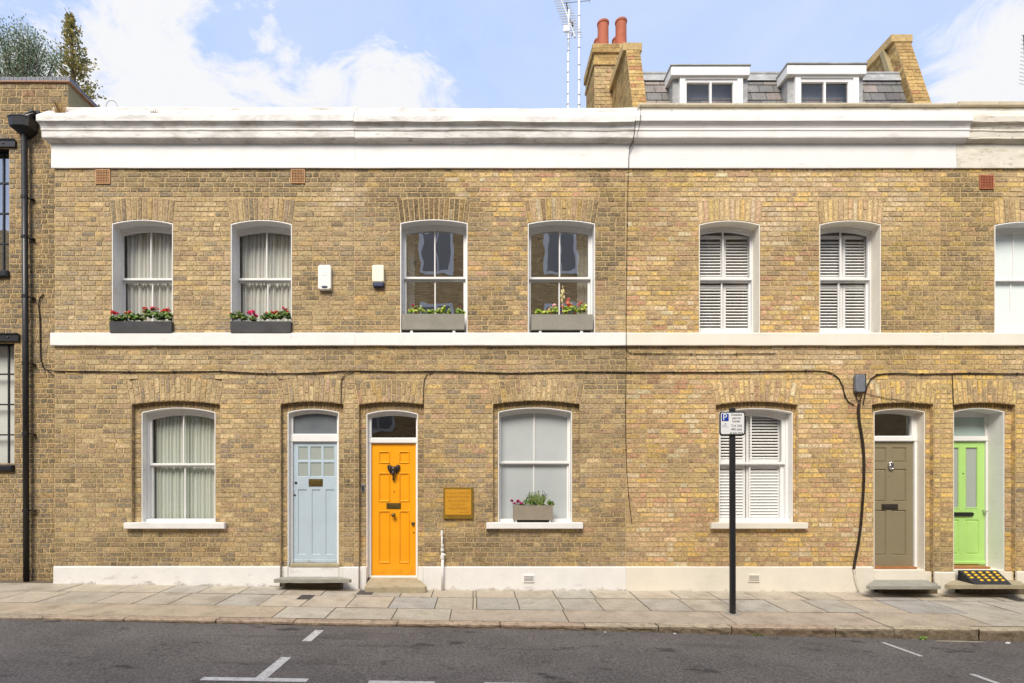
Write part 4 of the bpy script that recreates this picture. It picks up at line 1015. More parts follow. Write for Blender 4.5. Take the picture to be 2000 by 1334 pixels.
# chimney stack
mb = MB(); cx0, cx1, cy0, cy1 = 2.19, 2.93, 1.88, 2.63
zt9 = 9.76
brick_face(mb, cx0, cx1, 7.1, zt9, cy0, PAL_R, 21); 
side_bricks(mb, cx0, lambda z: cy0, lambda z: cy1, 7.1, zt9, PAL_R, 22, -1); side_bricks(mb, cx1, lambda z: cy0, lambda z: cy1, 7.1, zt9, PAL_R, 23, 1)
mb.face([(cx0, cy1, 7.1), (cx1, cy1, 7.1), (cx1, cy1, zt9), (cx0, cy1, zt9)], 1)
for zc0, zc1, e in ((9.50, 9.575, .025), (9.575, 9.72, .012), (9.72, 9.88, .045)):
    x0, x1, y0, y1 = cx0 - e, cx1 + e, cy0 - e, cy1 + e; rnd = random.Random(int(zc0 * 100))
    mb.box(x0 + .004, x1 - .004, y0 + .004, y1 - .004, zc0, zc1, 1)
    zz = zc0
    while zz < zc1 - .02:
        x = x0
        while x < x1 - .02:
            w = min(rnd.choice((.213, .1025)), x1 - x); mb.box(x + .003, x + w - .003, y0, y0 + .05, zz + .003, zz + .072, 0, vary(pick(PAL_R, rnd), rnd)); x += w
        y = y0 + .05
        while y < y1 - .02:
            w = min(.213, y1 - y); mb.box(x0, x0 + .05, y + .003, y + w - .003, zz + .003, zz + .072, 0, vary(pick(PAL_R, rnd), rnd)); y += w
        zz += .0752
mb.box(cx0 + .02, cx1 - .02, cy0 + .02, cy1 - .02, 9.88, 9.915, 1)
ch = mb.build('chimney', [M['brick'], M['mortar']], H2)
for (x, y, zt) in ((2.40, 2.08, 10.47), (2.745, 2.08, 10.50), (2.42, 2.45, 10.44), (2.78, 2.45, 10.46)):
    mb = MB(); b = 9.90; mb.lathe([(.118, 0), (.118, .05), (.108, .06), (.103, .3), (.102, zt - b - .04), (.112, zt - b - .035), (.115, zt - b), (.092, zt - b), (.088, zt - b - .25)], (x, y, b), 'z', 22)
    mb.build('chimney_pot', M['pot'], ch, smooth=False)

# ------------------------------------------------------------------ television aerials
def yagi(mb, a, b, n, L, cross, r=.003):
    a, b = Vector(a), Vector(b); mb.tube([a, b], .008, 6)
    for i in range(n):
        p = a.lerp(b, (i + .5) / n); mb.tube([p - cross * L * (1 - .3 * i / n), p + cross * L * (1 - .3 * i / n)], r, 5)
ya = 3.0
t = thing('tv_aerial', 'thin white pole aerial with many-toothed antenna, left of the two masts', 'aerial', (X(1109, ya), ya, 6.9), 'rooftop television aerials')
mb = MB(); mb.tube([(X(1108, ya), ya, 6.86), (X(1110, ya), ya, Z(120, ya)), (X(1111, ya), ya, Z(20, ya))], .021, 10); mb.build('mast', M['alu'], t)
for py in (205, 185, 162, 143, 122, 101, 78): mb = MB(); mb.lathe([(.0235, 0), (.0235, .02)], (X(1109 + (200 - py) * .01, ya), ya, Z(py, ya)), 'z', 10); mb.build('mast_band', M['aband'], t)
mb = MB(); a, b = Vector((X(1117, ya), ya - .35, Z(72, ya - .35))), Vector((X(1105, ya), ya + .75, Z(-6, ya + .75)))
rnd = random.Random(4)
mb.tube([a, b], .014, 6)
for i in range(15):
    p = a.lerp(b, (i + .5) / 15); cr = Vector((1, .12, .18)).normalized()
    for dz in (-.05, .05): mb.tube([p - cr * .17 + Vector((0, 0, dz)), p + cr * .17 + Vector((0, 0, dz))], .006, 5)
mb.build('antenna', M['alu'], t)
mb = MB(); mb.box(X(1098, ya), X(1109, ya), ya - .2, ya - .17, Z(77, ya), Z(66, ya)); mb.build('reflector', M['alu'], t)
mb = MB(); mb.blob((X(1116, ya), ya - .05, Z(52, ya)), (.035, .03, .05), rnd); mb.tube([(X(1117, ya), ya, Z(70, ya)), (X(1119, ya), ya, Z(60, ya)), (X(1116, ya), ya, Z(50, ya)), (X(1112, ya), ya, Z(34, ya)), (X(1106, ya), ya, Z(5, ya))], .012, 6); mb.build('antenna_cable', M['pewter'], t)
t = thing('tv_aerial', 'taller straight white banded mast beside the chimney, right of the two masts', 'aerial', (X(1131, ya), ya, 6.9), 'rooftop television aerials')
mb = MB(); mb.tube([(X(1131, ya), ya, 6.86), (X(1131, ya), ya, Z(-60, ya))], .025, 10); mb.build('mast', M['alu'], t)
for py in (207, 187, 158, 129, 95, 65, 33): mb = MB(); mb.lathe([(.028, 0), (.028, .022)], (X(1131, ya), ya, Z(py, ya)), 'z', 10); mb.build('mast_band', M['aband'], t)
mb = MB(); mb.tube([(X(1100, ya), ya, Z(6, ya)), (X(1153, ya), ya, Z(1, ya))], .007, 6); mb.tube([(X(1152, ya), ya, Z(6, ya)), (X(1152, ya), ya, Z(-14, ya))], .006, 6); mb.build('antenna', M['aband'], t)
ye = 2.6
t = thing('tv_aerial', 'dark toothed aerial cut by the right edge of the sky', 'aerial', (X(2004, ye), ye, 7.2), 'rooftop television aerials')
mb = MB(); mb.tube([(X(2010, ye), ye, 7.1), (X(2010, ye), ye, Z(60, ye))], .02, 8); mb.build('mast', M['aband'], t)
mb = MB(); a, b = Vector((X(1999, ye - .3), ye - .3, Z(68, ye - .3))), Vector((X(2004, ye + .6), ye + .6, Z(172, ye + .6)))
mb.tube([a, b], .007, 6)
for i in range(13):
    p = a.lerp(b, (i + .3) / 13); cr = Vector((1, .05, -.25)).normalized(); mb.tube([p - cr * (.05 + .009 * i), p + cr * .12], .003, 5)
mb.build('antenna', M['pewter'], t)

# ------------------------------------------------------------------ neighbouring building at the left
YN = .25
NB = thing('brick_building', 'older brown brick building at the left edge with black steel windows', 'building', (X(20), YN, 0))
xr_ = -6.455; xl_ = -9.6
mb = MB()
nops = [dict(xl=-10, xr=X(18, YN), zb=Z(530, YN), zs=Z(290, YN), za=Z(289, YN), ta=Z(288.5, YN), ts=Z(289, YN), sp=0), dict(xl=-10, xr=X(28, YN), zb=Z(908, YN), zs=Z(668, YN), za=Z(667, YN), ta=Z(666.5, YN), ts=Z(667, YN), sp=0)]
def bN(za, zb, wide):
    zm = (za + zb) / 2; return [(o['xl'], o['xr']) for o in nops if o['zb'] < zm < o['zs']]
ztN = Z(162.5, YN); zmid = Z(232, YN)
CH_ = CH; CH = .0785
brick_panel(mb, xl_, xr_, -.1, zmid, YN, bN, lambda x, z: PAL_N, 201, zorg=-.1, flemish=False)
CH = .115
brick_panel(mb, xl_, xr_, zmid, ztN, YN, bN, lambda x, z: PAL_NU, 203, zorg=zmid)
CH = CH_
for o in nops:
    mb.face([(o['xr'], YN, o['zb']), (o['xr'], YN + .14, o['zb']), (o['xr'], YN + .14, o['zs']), (o['xr'], YN, o['zs'])], 1)
mb.build('brick_wall', [M['brick'], M['mortar']], NB)
mb = MB(); mb.face([(xr_, YN, 0), (xr_, YN + 4, 0), (xr_, YN + 4, ztN), (xr_, YN, ztN)]); mb.face([(xl_, YN, 0), (xl_, YN + 4, 0), (xl_, YN + 4, ztN), (xl_, YN, ztN)]); mb.face([(xl_, YN + 4, 0), (xr_, YN + 4, 0), (xr_, YN + 4, ztN), (xl_, YN + 4, ztN)])
mb.face([(xl_, YN + .3, ztN), (xr_, YN + .3, ztN), (xr_, YN + 4, ztN), (xl_, YN + 4, ztN)]); mb.build('side_wall', M['render'], NB)
mb = MB(); rnd = random.Random(31); z0, z1 = ztN + .018, Z(149.5, YN - .03)
x = xl_
while x < xr_ + .02:
    w = .068; mb.box(x, x + w - .006, YN - .025, YN + .2, z0, z1 + rnd.uniform(-.003, .003), 0, vary(S(118, 120, 126), rnd, .15)); x += w
y = YN + .2
while y < YN + 4:
    mb.box(xr_ - .2, xr_ + .03, y, y + .062, z0, z1 + rnd.uniform(-.003, .003), 0, vary(S(110, 112, 118), rnd, .12)); y += .068
cp = mb.build('coping', M['bluebrick'], NB)
mb = MB(); mb.box(xl_, xr_ + .045, YN - .032, YN + .25, ztN, z0 - .001, b=.003); mb.box(xr_ - .1, xr_ + .045, YN + .251, YN + 4, ztN, z0 - .001); mb.build('creasing_tile', M['tile'], NB)
# steel windows with lintels and sills
def steel_window(o, nrow, mat_in, ys_, lint, slz, top_dark=False):
    x0, x1, z0, z1 = -9.3, o['xr'], o['zb'], o['zs']
    mb = MB(); yw = YN + .1; t = .02
    mb.box(x1 - .03, x1 - .003, yw, yw + .04, z0, z1); mb.box(x0, x1 - .03, yw, yw + .04, z1 - .03, z1); mb.box(x0, x1 - .03, yw, yw + .04, z0, z0 + .03)
    for k in range(1, nrow): z = z0 + (z1 - z0) * k / nrow; mb.box(x0, x1 - .03, yw + .004, yw + .032, z - .011, z + .011)
    x = x1 - .2
    while x > x0: mb.box(x, x + .022, yw + .005, yw + .03, z0, z1); x -= .42
    w = mb.build('steel_window', M['steelw'], NB)
    mb = MB(); mb.face([(x0, yw + .02, z0), (x1, yw + .02, z0), (x1, yw + .02, z1), (x0, yw + .02, z1)]); mb.build('pane', M['glass_wavy'] if top_dark else M['glass'], w)
    mb = MB(); a, b, c, d = lint; mb.box(x0, X(a, YN), YN - .035, YN + .12, Z(c, YN), Z(b, YN)); mb.box(x0, X(a, YN) + .002, YN - .05, YN - .036, Z(b, YN) - .008, Z(b, YN) + .006)
    mb.lathe([(.012, 0), (.012, .012), (.001, .016)], (X(d, YN), YN - .036, (Z(b, YN) + Z(c, YN)) / 2), 'y', 8); mb.build('lintel', M['iron'], w)
    mb = MB(); mb.box(x0, x1 + .01, YN - .06, YN + .12, z0 - .105, z0 - .001, b=.02); mb.build('sill', M['iron'], w)
    if mat_in: mb = MB(); mb.face([(x0, yw + .12, z0), (x1 + .05, yw + .12, z0), (x1 + .05, yw + .12, z1), (x0, yw + .12, z1)]); mb.build('blind', mat_in, w)
    else: mb = MB(); mb.box(x0, x1 + .05, yw + .5, yw + .52, z0 - .2, z1 + .2); mb.build('room_lining', M['room'], w)
steel_window(nops[0], 4, None, 0, (33, 275, 289, 10), 0, True)
steel_window(nops[1], 4, M['roller'], 0, (40, 653, 667, 20), 0)
# drainpipe with hopper
yp = YN - .09
t = thing('drainpipe', 'black cast-iron drainpipe with hopper head, running down the left brick building', 'drainpipe', (X(50, yp), yp, .08))
mb = MB(); mb.tube([(X(47.5, yp), yp, Z(262, yp)), (X(50, yp), yp, Z(700, yp)), (X(51.5, yp), yp, Z(1135, yp))], .04, 16); mb.build('pipe', M['iron'], t, smooth=True)
for py in (388, 466, 582, 712, 850, 1000):
    mb = MB(); xx = X(47 + 4.2 * (py - 262) / 870, yp); zz = Z(py, yp)
    mb.lathe([(.046, 0), (.046, .045), (.041, .05)], (xx, yp, zz), 'z', 14); mb.box(xx + .035, xx + .10, yp + .015, yp + .085, zz + .012, zz + .03); mb.build('pipe_collar', M['iron'], t)
mb = MB(); hx, hz = X(46.5, yp), Z(243, yp)
P = lambda w, d, z: [(hx - w, yp - d, z), (hx - w * .45, yp - d * 1.35, z), (hx + w * .45, yp - d * 1.35, z), (hx + w, yp - d, z), (hx + w, YN, z), (hx - w, YN, z)]
rws = [mb.idx(P(w, d, hz + z)) for w, d, z in ((.05, .03, -.165), (.13, .07, -.10), (.15, .09, -.08), (.165, .10, .045), (.175, .105, .05), (.175, .105, .062), (.09, .05, .10), (.05, .03, .115))]
for a, b in zip(rws[:-1], rws[1:]):
    for j in range(6): mb.fi([a + j, a + (j + 1) % 6, b + (j + 1) % 6, b + j])
mb.fi([rws[-1] + j for j in range(6)]); mb.fi([rws[0] + j for j in range(6)]); mb.build('hopper_head', M['iron'], t)
mb = MB(); mb.tube([(hx + .02, yp, hz + .1), (hx + .12, yp + .02, hz + .2), (hx + .15, YN + .05, hz + .22)], .045, 10); mb.box(hx + .02, hx + .18, YN - .03, YN + .02, hz + .13, hz + .26); mb.build('outlet_pipe', M['iron'], t)

# ------------------------------------------------------------------ building across the street (it shows in the window panes)
OB = thing('brick_building', 'tall brick building across the street, seen only mirrored in the upper panes', 'building', (0, -12, 0))
mb = MB(); mb.box(-24, 24, -16, -12, -.4, 11.6)
bt = mat('opposite_brick', col=S(190, 160, 112), rough=.9); n_ = bt.node_tree.nodes; k_ = bt.node_tree.links
br = n_.new('ShaderNodeTexBrick'); br.inputs['Color1'].default_value = (*S(224, 192, 134), 1); br.inputs['Color2'].default_value = (*S(186, 152, 108), 1); br.inputs['Mortar'].default_value = (*S(140, 120, 90), 1)
br.inputs['Scale'].default_value = 1; br.inputs['Brick Width'].default_value = .225; br.inputs['Row Height'].default_value = .075; br.inputs['Mortar Size'].default_value = .008
g_ = n_.new('ShaderNodeNewGeometry'); cx_ = n_.new('ShaderNodeCombineXYZ'); sx_ = n_.new('ShaderNodeSeparateXYZ'); k_.new(g_.outputs['Position'], sx_.inputs[0]); k_.new(sx_.outputs[0], cx_.inputs[0]); k_.new(sx_.outputs[2], cx_.inputs[1]); k_.new(cx_.outputs[0], br.inputs['Vector'])
k_.new(br.outputs['Color'], n_['Principled BSDF'].inputs['Base Color'])
mb.build('brick_wall', bt, OB)
for xw in (-20, -17, -14, -11.6, -8.6, -6.2, -3.9, -1.62, 1.0, 3.2, 5.9, 8.4, 11.2, 13.8):
    for zw in (.9, 3.8, 7.0, 9.9):
        mb = MB(); w_, h__ = 1.05, 1.5 if zw > 6 else 1.75
        mb.box(xw - w_ / 2 - .14, xw + w_ / 2 + .14, -12, -11.96, zw - .14, zw + h__ + .14)
        wn = mb.build('window', M['joinery2'], OB)
        mb = MB()
        for a, b in ((xw - w_ / 2, xw - .03), (xw + .03, xw + w_ / 2)): mb.box(a, b, -11.959, -11.95, zw, zw + h__)
        mb.build('pane', mat('distant_pane', col=S(140, 138, 136), rough=.6) if 'distant_pane' not in bpy.data.materials else bpy.data.materials['distant_pane'], wn)

# ------------------------------------------------------------------ trees behind the left building
def sprays(mb, base, dirv, L, rnd, cols, n, leaf, spread):
    d = Vector(dirv).normalized()
    for i in range(n):
        t = rnd.random() ** .8; p = Vector(base) + d * (L * t) + Vector((rnd.gauss(0, spread), rnd.gauss(0, spread), rnd.gauss(0, spread)))
        a = Vector((rnd.uniform(-1, 1), rnd.uniform(-1, 1), rnd.uniform(-.3, 1.2))).normalized() * .55 + d * .5; a.normalize()
        b = a.cross(Vector((rnd.uniform(-1, 1), rnd.uniform(-1, 1), rnd.uniform(-1, 1)))).normalized(); l = leaf * rnd.uniform(.6, 1.4); w = l * rnd.uniform(.2, .42)
        mb.face([p, p + a * l * .5 + b * w, p + a * l, p + a * l * .5 - b * w], 0, vary(rnd.choice(cols), rnd, .25))
yt = 6.0; rnd = random.Random(12)
tx, tz = X(143, yt), 0
T1 = thing('conifer_tree', 'olive-brown conifer tip rising behind the grey coping at the left', 'tree', (tx, yt, 0))
ztip = Z(33, yt); mb = MB(); br_ = MB()
br_.tube([(tx, yt, 0), (tx, yt, ztip - 1.6), (tx - .03, yt, ztip - .7), (tx - .1, yt, ztip - .02)], [.16, .06, .035, .008], 8)
cols = [S(160, 152, 80), S(136, 134, 70), S(182, 168, 96), S(116, 120, 66), S(168, 142, 88), S(104, 108, 66)]
for i in range(150):
    t = (i + rnd.random()) / 150; z = ztip - 3.2 * (t ** 1.15) - .03
    rad = .05 + .55 * min(1, ((ztip - z) / 1.75)) ** .95
    a = rnd.uniform(0, 6.283); k = rnd.uniform(.45, 1.08)
    cx_ = tx - .1 * max(0, 1 - (ztip - z) / .9) + .05 * min(1, (ztip - z) / 1.5)
    o_ = Vector((cx_, yt, z - .12)); e = Vector((cx_ + math.cos(a) * rad * k, yt + math.sin(a) * rad * k, z + .12 * rnd.random() - .02))
    br_.tube([o_, e], [.012, .004], 4); d = e - o_
    sprays(mb, o_ + d * .3, d, d.length * .8, rnd, cols, int(14 + 36 * rad), .066, .03 + .04 * rad)
for i in range(7):
    p = Vector((tx - .1 + rnd.uniform(-.03, .02), yt, ztip - .35 + .05 * i)); sprays(mb, p, (rnd.uniform(-.8, .3), 0, .6), .16, rnd, cols, 14, .05, .015)
mb.build('crown', M['leaf'], T1); br_.build('trunk', M['bark'], T1)
T2 = thing('bushy_tree', 'airy silver-green small-leaved tree crown above the coping at top left', 'tree', (X(42, yt - 1), yt - 1, 0))
mb = MB(); br_ = MB(); y2 = yt - 1; bx = X(42, y2); bz = Z(175, y2)
cols2 = [S(150, 168, 140), S(126, 148, 120), S(176, 186, 166), S(104, 128, 98), S(140, 148, 112)]
br_.tube([(bx, y2, 0), (bx, y2, bz - .4)], [.12, .05], 8)
for i in range(100):
    px = rnd.uniform(-25, 100); top = 66 + 42 * abs((px - 58) / 62) ** 1.6 + rnd.uniform(0, 34)
    e = Vector((X(px, y2), y2 + rnd.uniform(-.5, .5), Z(top, y2))); o_ = Vector((bx + (e.x - bx) * .35, y2 + (e.y - y2) * .4, bz - .3)); mid = o_.lerp(e, .6) + Vector((rnd.uniform(-.05, .05), 0, .05))
    br_.tube([o_, mid, e], [.012, .007, .003], 4)
    for s0, s1 in ((o_, mid), (mid, e)):
        d = s1 - s0; sprays(mb, s0 + d * .2, d, d.length, rnd, cols2, 60, .042, .06)
mb.build('crown', M['leaf'], T2); br_.build('trunk', M['bark'], T2)

# ------------------------------------------------------------------ ground: road, kerb, paving
def lerp_t(x, T):
    if x <= T[0][0]: return T[0][1]
    for (a, b), (c, d) in zip(T[:-1], T[1:]):
        if x <= c: return b + (d - b) * (x - a) / (c - a)
    return T[-1][1]
KT = [(-12, .09), (-5.66, .041), (-2.63, -.006), (.4, -.05), (3.43, -.086), (6.46, -.112), (12, -.13)]
KE = [(-12, .06), (-5.66, .016), (-2.63, -.048), (.4, -.098), (3.43, -.18), (6.46, -.25), (12, -.28)]
YK = -1.8
def pave_z(x, y): # y between -1.65 and 0
    t = min(1, max(0, -y / 1.65)); return base_z(x) * (1 - t) + lerp_t(x, KT) * t
def road_z(x, y):
    d = YK - y
    if d < 0: d = 0
    e = lerp_t(x, KE)
    return e + .026 * min(d, 3.2) if d < 3.4 else e + .0832 - .02 * (min(d, 6.4) - 3.4)
mb = MB(); xs = [-60, -30, -15] + [-12 + .5 * i for i in range(49)] + [15, 30, 60]; ys = [YK + .03, -2.2, -2.8, -3.4, -4.2, -5.0, -5.6, -6.6, -7.4, -8.4]
for a, b in zip(xs[:-1], xs[1:]):
    for c, d in zip(ys[:-1], ys[1:]): mb.face([(a, d, road_z(a, d)), (b, d, road_z(b, d)), (b, c, road_z(b, c)), (a, c, road_z(a, c))])
mb.build('road', M['asphalt'], kind='structure')
mb = MB(); mb.box(-60, 60, -12, -8.4, -.5, .0); mb.build('far_pavement', M['stone'], kind='structure')
mb = MB(); mb.face([(-900, -900, -.42), (900, -900, -.42), (900, 900, -.42), (-900, 900, -.42)]); mb.build('ground', M['ground'], kind='structure')
# paving slabs, drawn from the joints in the photograph: back row, front row, then the band of long stones by the kerb
mb = MB(); rnd = random.Random(77)
def pquad(x0, x1, y0, y1, c, g=.007, lift=0.0, sx=0.0):
    c = mixc(c, S(184, 175, 157), .5); c = (c[0] * .98, c[1], c[2] * 1.05); nx = max(1, int((x1 - x0) / .5)); r = rnd.uniform(-.0015, .0015) + lift
    for i in range(nx):
        a = x0 + (x1 - x0) * i / nx + (g if i == 0 else 0); b = x0 + (x1 - x0) * (i + 1) / nx - (g if i == nx - 1 else 0)
        mb.face([(a, y0 + g, pave_z(a, y0) + r), (b, y0 + g, pave_z(b, y0) + r), (b, y1 - g, pave_z(b, y1) + r), (a, y1 - g, pave_z(a, y1) + r)], 0, c)
SB = [S(186, 172, 146), S(178, 166, 142), S(192, 172, 144), S(174, 166, 150), S(196, 178, 148), S(174, 160, 134)]
SBL = S(168, 160, 146); SPK = S(190, 168, 142)
def row(px_list, y0, y1, special, xs0=-12, xs1=12):
    ym_ = (y0 + y1) / 2; xsn = [X(p, ym_) for p in px_list]
    while xsn[0] > xs0: xsn.insert(0, xsn[0] - rnd.choice((.6, .75, .9)))
    while xsn[-1] < xs1: xsn.append(xsn[-1] + rnd.choice((.6, .75, .9)))
    for a, b in zip(xsn[:-1], xsn[1:]):
        pc = CX + (a + b) / 2 / (D0 + ym_) * FP; c = vary(rnd.choice(SB), rnd, .05)
        for (lo, hi, cc) in special:
            if lo < pc < hi: c = vary(cc, rnd, .04)
        pquad(a, b, y0, y1, c)
row([75, 140, 240, 330, 402, 480, 560, 635, 700, 785, 845, 924, 930, 1005, 1082, 1158, 1235, 1318, 1390, 1465, 1560, 1625, 1690, 1775, 1850, 1930], -.5, .02, [(1600, 1660, SPK), (1690, 1770, S(160, 152, 146)), (1158, 1235, S(190, 176, 148)), (640, 700, S(186, 176, 156)), (560, 635, SPK)])
row([20, 105, 210, 285, 352, 440, 520, 600, 685, 765, 852, 924, 931, 1012, 1095, 1170, 1258, 1340, 1425, 1515, 1590, 1665, 1745, 1850, 1950], -1.12, -.5, [(1095, 1170, SBL), (1258, 1340, SBL), (440, 520, SBL), (765, 852, S(160, 162, 156)), (1590, 1665, SBL), (1665, 1745, SPK), (1745, 1850, S(156, 154, 150)), (520, 765, S(198, 180, 152)), (931, 1012, S(164, 160, 150)), (1425, 1515, S(172, 166, 154))])
# long stones
ymk = -1.4; L_ = [(-900, 545, S(186, 158, 118)), (545, 645, S(200, 190, 166)), (645, 770, S(184, 174, 148)), (770, 880, S(190, 180, 154)), (880, 1105, S(180, 160, 134)), (1105, 1420, S(178, 156, 128)), (1420, 1700, S(180, 154, 126)), (1700, 1905, S(180, 160, 128)), (1905, 2700, S(176, 166, 144))]
for a, b, c in L_: pquad(X(a, ymk), X(b, ymk), -1.65, -1.12, c)
# bedding below the joints
for i in range(48):
    a = -12 + .5 * i; b = a + .5
    for c, d in ((.3, -.55), (-.55, -1.1), (-1.1, -1.66)):
        mb.face([(a, d, pave_z(a, d) - .006), (b, d, pave_z(b, d) - .006), (b, c, pave_z(b, min(c, 0)) - .006), (a, c, pave_z(a, min(c, 0)) - .006)], 0, S(104, 94, 78))
mb.build('pavement', M['paving'], kind='structure')
# kerb: stones of uneven length with rounded, hammered front
mb = MB(); kc = [-500, -300, -120, 80, 240, 420, 572, 775, 977, 1143, 1287, 1430, 1633, 1748, 1915, 2090, 2300, 2500]
for a, b in zip(kc[:-1], kc[1:]):
    x0, x1 = X(a, YK), X(b, YK); n = max(3, int((x1 - x0) / .05)); c = vary(rnd.choice([S(190, 176, 150), S(180, 166, 142), S(186, 164, 140)]), rnd, .05); rows = []
    dz = rnd.uniform(-.004, .004); dy = rnd.uniform(-.006, .006)
    for i in range(n + 1):
        x = x0 + .005 + (x1 - x0 - .010) * i / n; zt = lerp_t(x, KT) + dz; zb_ = lerp_t(x, KE) - .03; pts = []
        e = .02 if i in (0, n) else 0
        zk = pave_z(x, -1.65) + dz
        for (y, z, am) in ((-1.652, zk, 0), (-1.70, zk - .001, .0), (YK + .025 + e * .3, zt + .002, .003), (YK + .008 + e * .5, zt - .008, .005), (YK + e * .5, zt - .025, .009), (YK + .004 + e * .5, (zt + zb_) / 2, .012), (YK + .008, zb_, .01)):
            pts.append((x, y + dy * (1 if am else 0) + am * 1.3 * ns(x * 1.0, z * 3, 7, 3) + am * ns(x, z * 2, 19, 5), z + am * .6 * ns(x, y, 9, 11)))
        rows.append(mb.idx(pts))
    for i in range(n):
        for j in range(6):
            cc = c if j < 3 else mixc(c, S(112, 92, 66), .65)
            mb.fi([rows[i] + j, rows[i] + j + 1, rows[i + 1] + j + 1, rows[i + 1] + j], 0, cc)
mb.build('kerb', M['kerb'], kind='structure')
# road markings (paint films following the road)
def marking(x0, x1, y0, y1, name='road_marking'):
    mb = MB(); nx = max(1, int(abs(x1 - x0) / .2)); ny = max(1, int(abs(y1 - y0) / .2))
    rr = random.Random(int((x0 + 20) * 100)); e = lambda: rr.uniform(-.004, .004)
    for i in range(nx):
        for j in range(ny):
            a, b = x0 + (x1 - x0) * i / nx, x0 + (x1 - x0) * (i + 1) / nx; c, d = y0 + (y1 - y0) * j / ny, y0 + (y1 - y0) * (j + 1) / ny
            mb.face([(p, q, road_z(p, q) + .004) for p, q in ((a, c), (b, c), (b, d), (a, d))])
    return mb.build(name, M['paint'], None, kind='structure')
marking(-1.86, -1.76, -2.48, -2.02); marking(-1.87, -1.77, -3.60, -3.03)
marking(-2.30, -1.42, -3.68, -3.60); marking(-.91, -.36, -3.70, -3.62); marking(.05, .65, -3.70, -3.62)
marking(4.61, 4.66, -2.52, -1.99); marking(4.61, 4.67, -3.5, -3.07)
def cover(a, b, t, bt, label):
    ya, yb = -D0 + FP * (EYE + .0 - (base_z(X(a)) - .02)) / (t - CY), -D0 + FP * (EYE - (base_z(X(a)) - .02)) / (bt - CY)
    x0, x1 = X(a, ya), X(b, ya); mb = MB(); 
    mb.face([(x0, yb, pave_z(x0, yb) + .005), (x1, yb, pave_z(x1, yb) + .005), (x1, ya, pave_z(x1, ya) + .005), (x0, ya, pave_z(x0, ya) + .005)])
    n = 5
    for i in range(n):
        u = x0 + (x1 - x0) * (i + .3) / n; v = u + (x1 - x0) * .4 / n
        mb.face([(u, yb + .01, pave_z(u, yb) + .008), (v, yb + .01, pave_z(v, yb) + .008), (v, ya - .01, pave_z(v, ya) + .008), (u, ya - .01, pave_z(u, ya) + .008)])
    mb.build('utility_cover', M['iron_cover'], None, origin=(x0, ya, pave_z(x0, ya)), label=label, category='utility cover', group='small covers set in the pavement')
cover(590, 616, 1162.5, 1170, 'small rectangular grey cover in the paving in front of the pale blue door')
cover(705, 733, 1155.5, 1163, 'small rectangular dark cover in the paving below the orange-yellow door step')
cover(1952, 1980, 1167, 1174.5, 'small grey cover in the paving near the ramp at the right')
# dropped gully / patch in the gutter at the right
mb = MB(); pts = []; rnd = random.Random(5)
for i in range(18):
    a = 2 * math.pi * i / 18; x = 5.62 + .32 * math.cos(a) * rnd.uniform(.8, 1.1); y = YK - .07 + .035 * math.sin(a) * rnd.uniform(.7, 1.1); pts.append((x, y, road_z(x, y) + .004))
mb.face(pts); mb.build('gutter_patch', M['stone'], None, kind='structure')

# ------------------------------------------------------------------ planters
def leafclump(mb, o, r, n, rnd, cols, leaf):
    for i in range(n):
        d = Vector((rnd.gauss(0, 1), rnd.gauss(0, 1), abs(rnd.gauss(0, .9)))).normalized() * rnd.uniform(.35, 1)
        p = Vector(o) + Vector((d.x * r[0], d.y * r[1], d.z * r[2]))
        nrm = (d + Vector((rnd.uniform(-.7, .7), rnd.uniform(-.9, .3), rnd.uniform(-.2, .9)))).normalized(); a = nrm.cross(Vector((rnd.uniform(-1, 1), rnd.uniform(-1, 1), rnd.uniform(-1, 1)))).normalized(); b = nrm.cross(a)
        l = leaf * rnd.uniform(.6, 1.3); c = vary(rnd.choice(cols), rnd, .2)
        pts = [p + a * l * math.cos(t) + b * l * .85 * math.sin(t) for t in (0, 1.05, 2.1, 3.3, 4.3, 5.2)]; pts[0] = pts[0] - nrm * l * .3; mb.face(pts, 0, c)
def flower(t, o, r, rnd, cols, n=26, name='flower_head'):
    mb = MB(); r *= 1.12; o = (o[0], o[1], o[2] + .008)
    for i in range(n):
        d = Vector((rnd.gauss(0, 1), rnd.gauss(0, 1), rnd.gauss(0, 1))).normalized(); p = Vector(o) + Vector((d.x * r * 1.1, d.y * r, d.z * r * .8)) * rnd.uniform(.5, 1)
        a = d.cross(Vector((rnd.uniform(-1, 1), rnd.uniform(-1, 1), 1))).normalized(); b = d.cross(a); l = r * rnd.uniform(.3, .5)
        mb.face([p + a * l * math.cos(q) + b * l * math.sin(q) + d * (.15 * l if k % 2 else -.1 * l) for k, q in enumerate([j * 2 * math.pi / 5 for j in range(5)])], 0, vary(rnd.choice(cols), rnd, .2))
    mb.tube([Vector(o), Vector(o) + Vector((rnd.uniform(-.01, .01), .01, -.07))], .002, 4, 0, S(80, 110, 50))
    return mb.build(name, M['petal'], t)
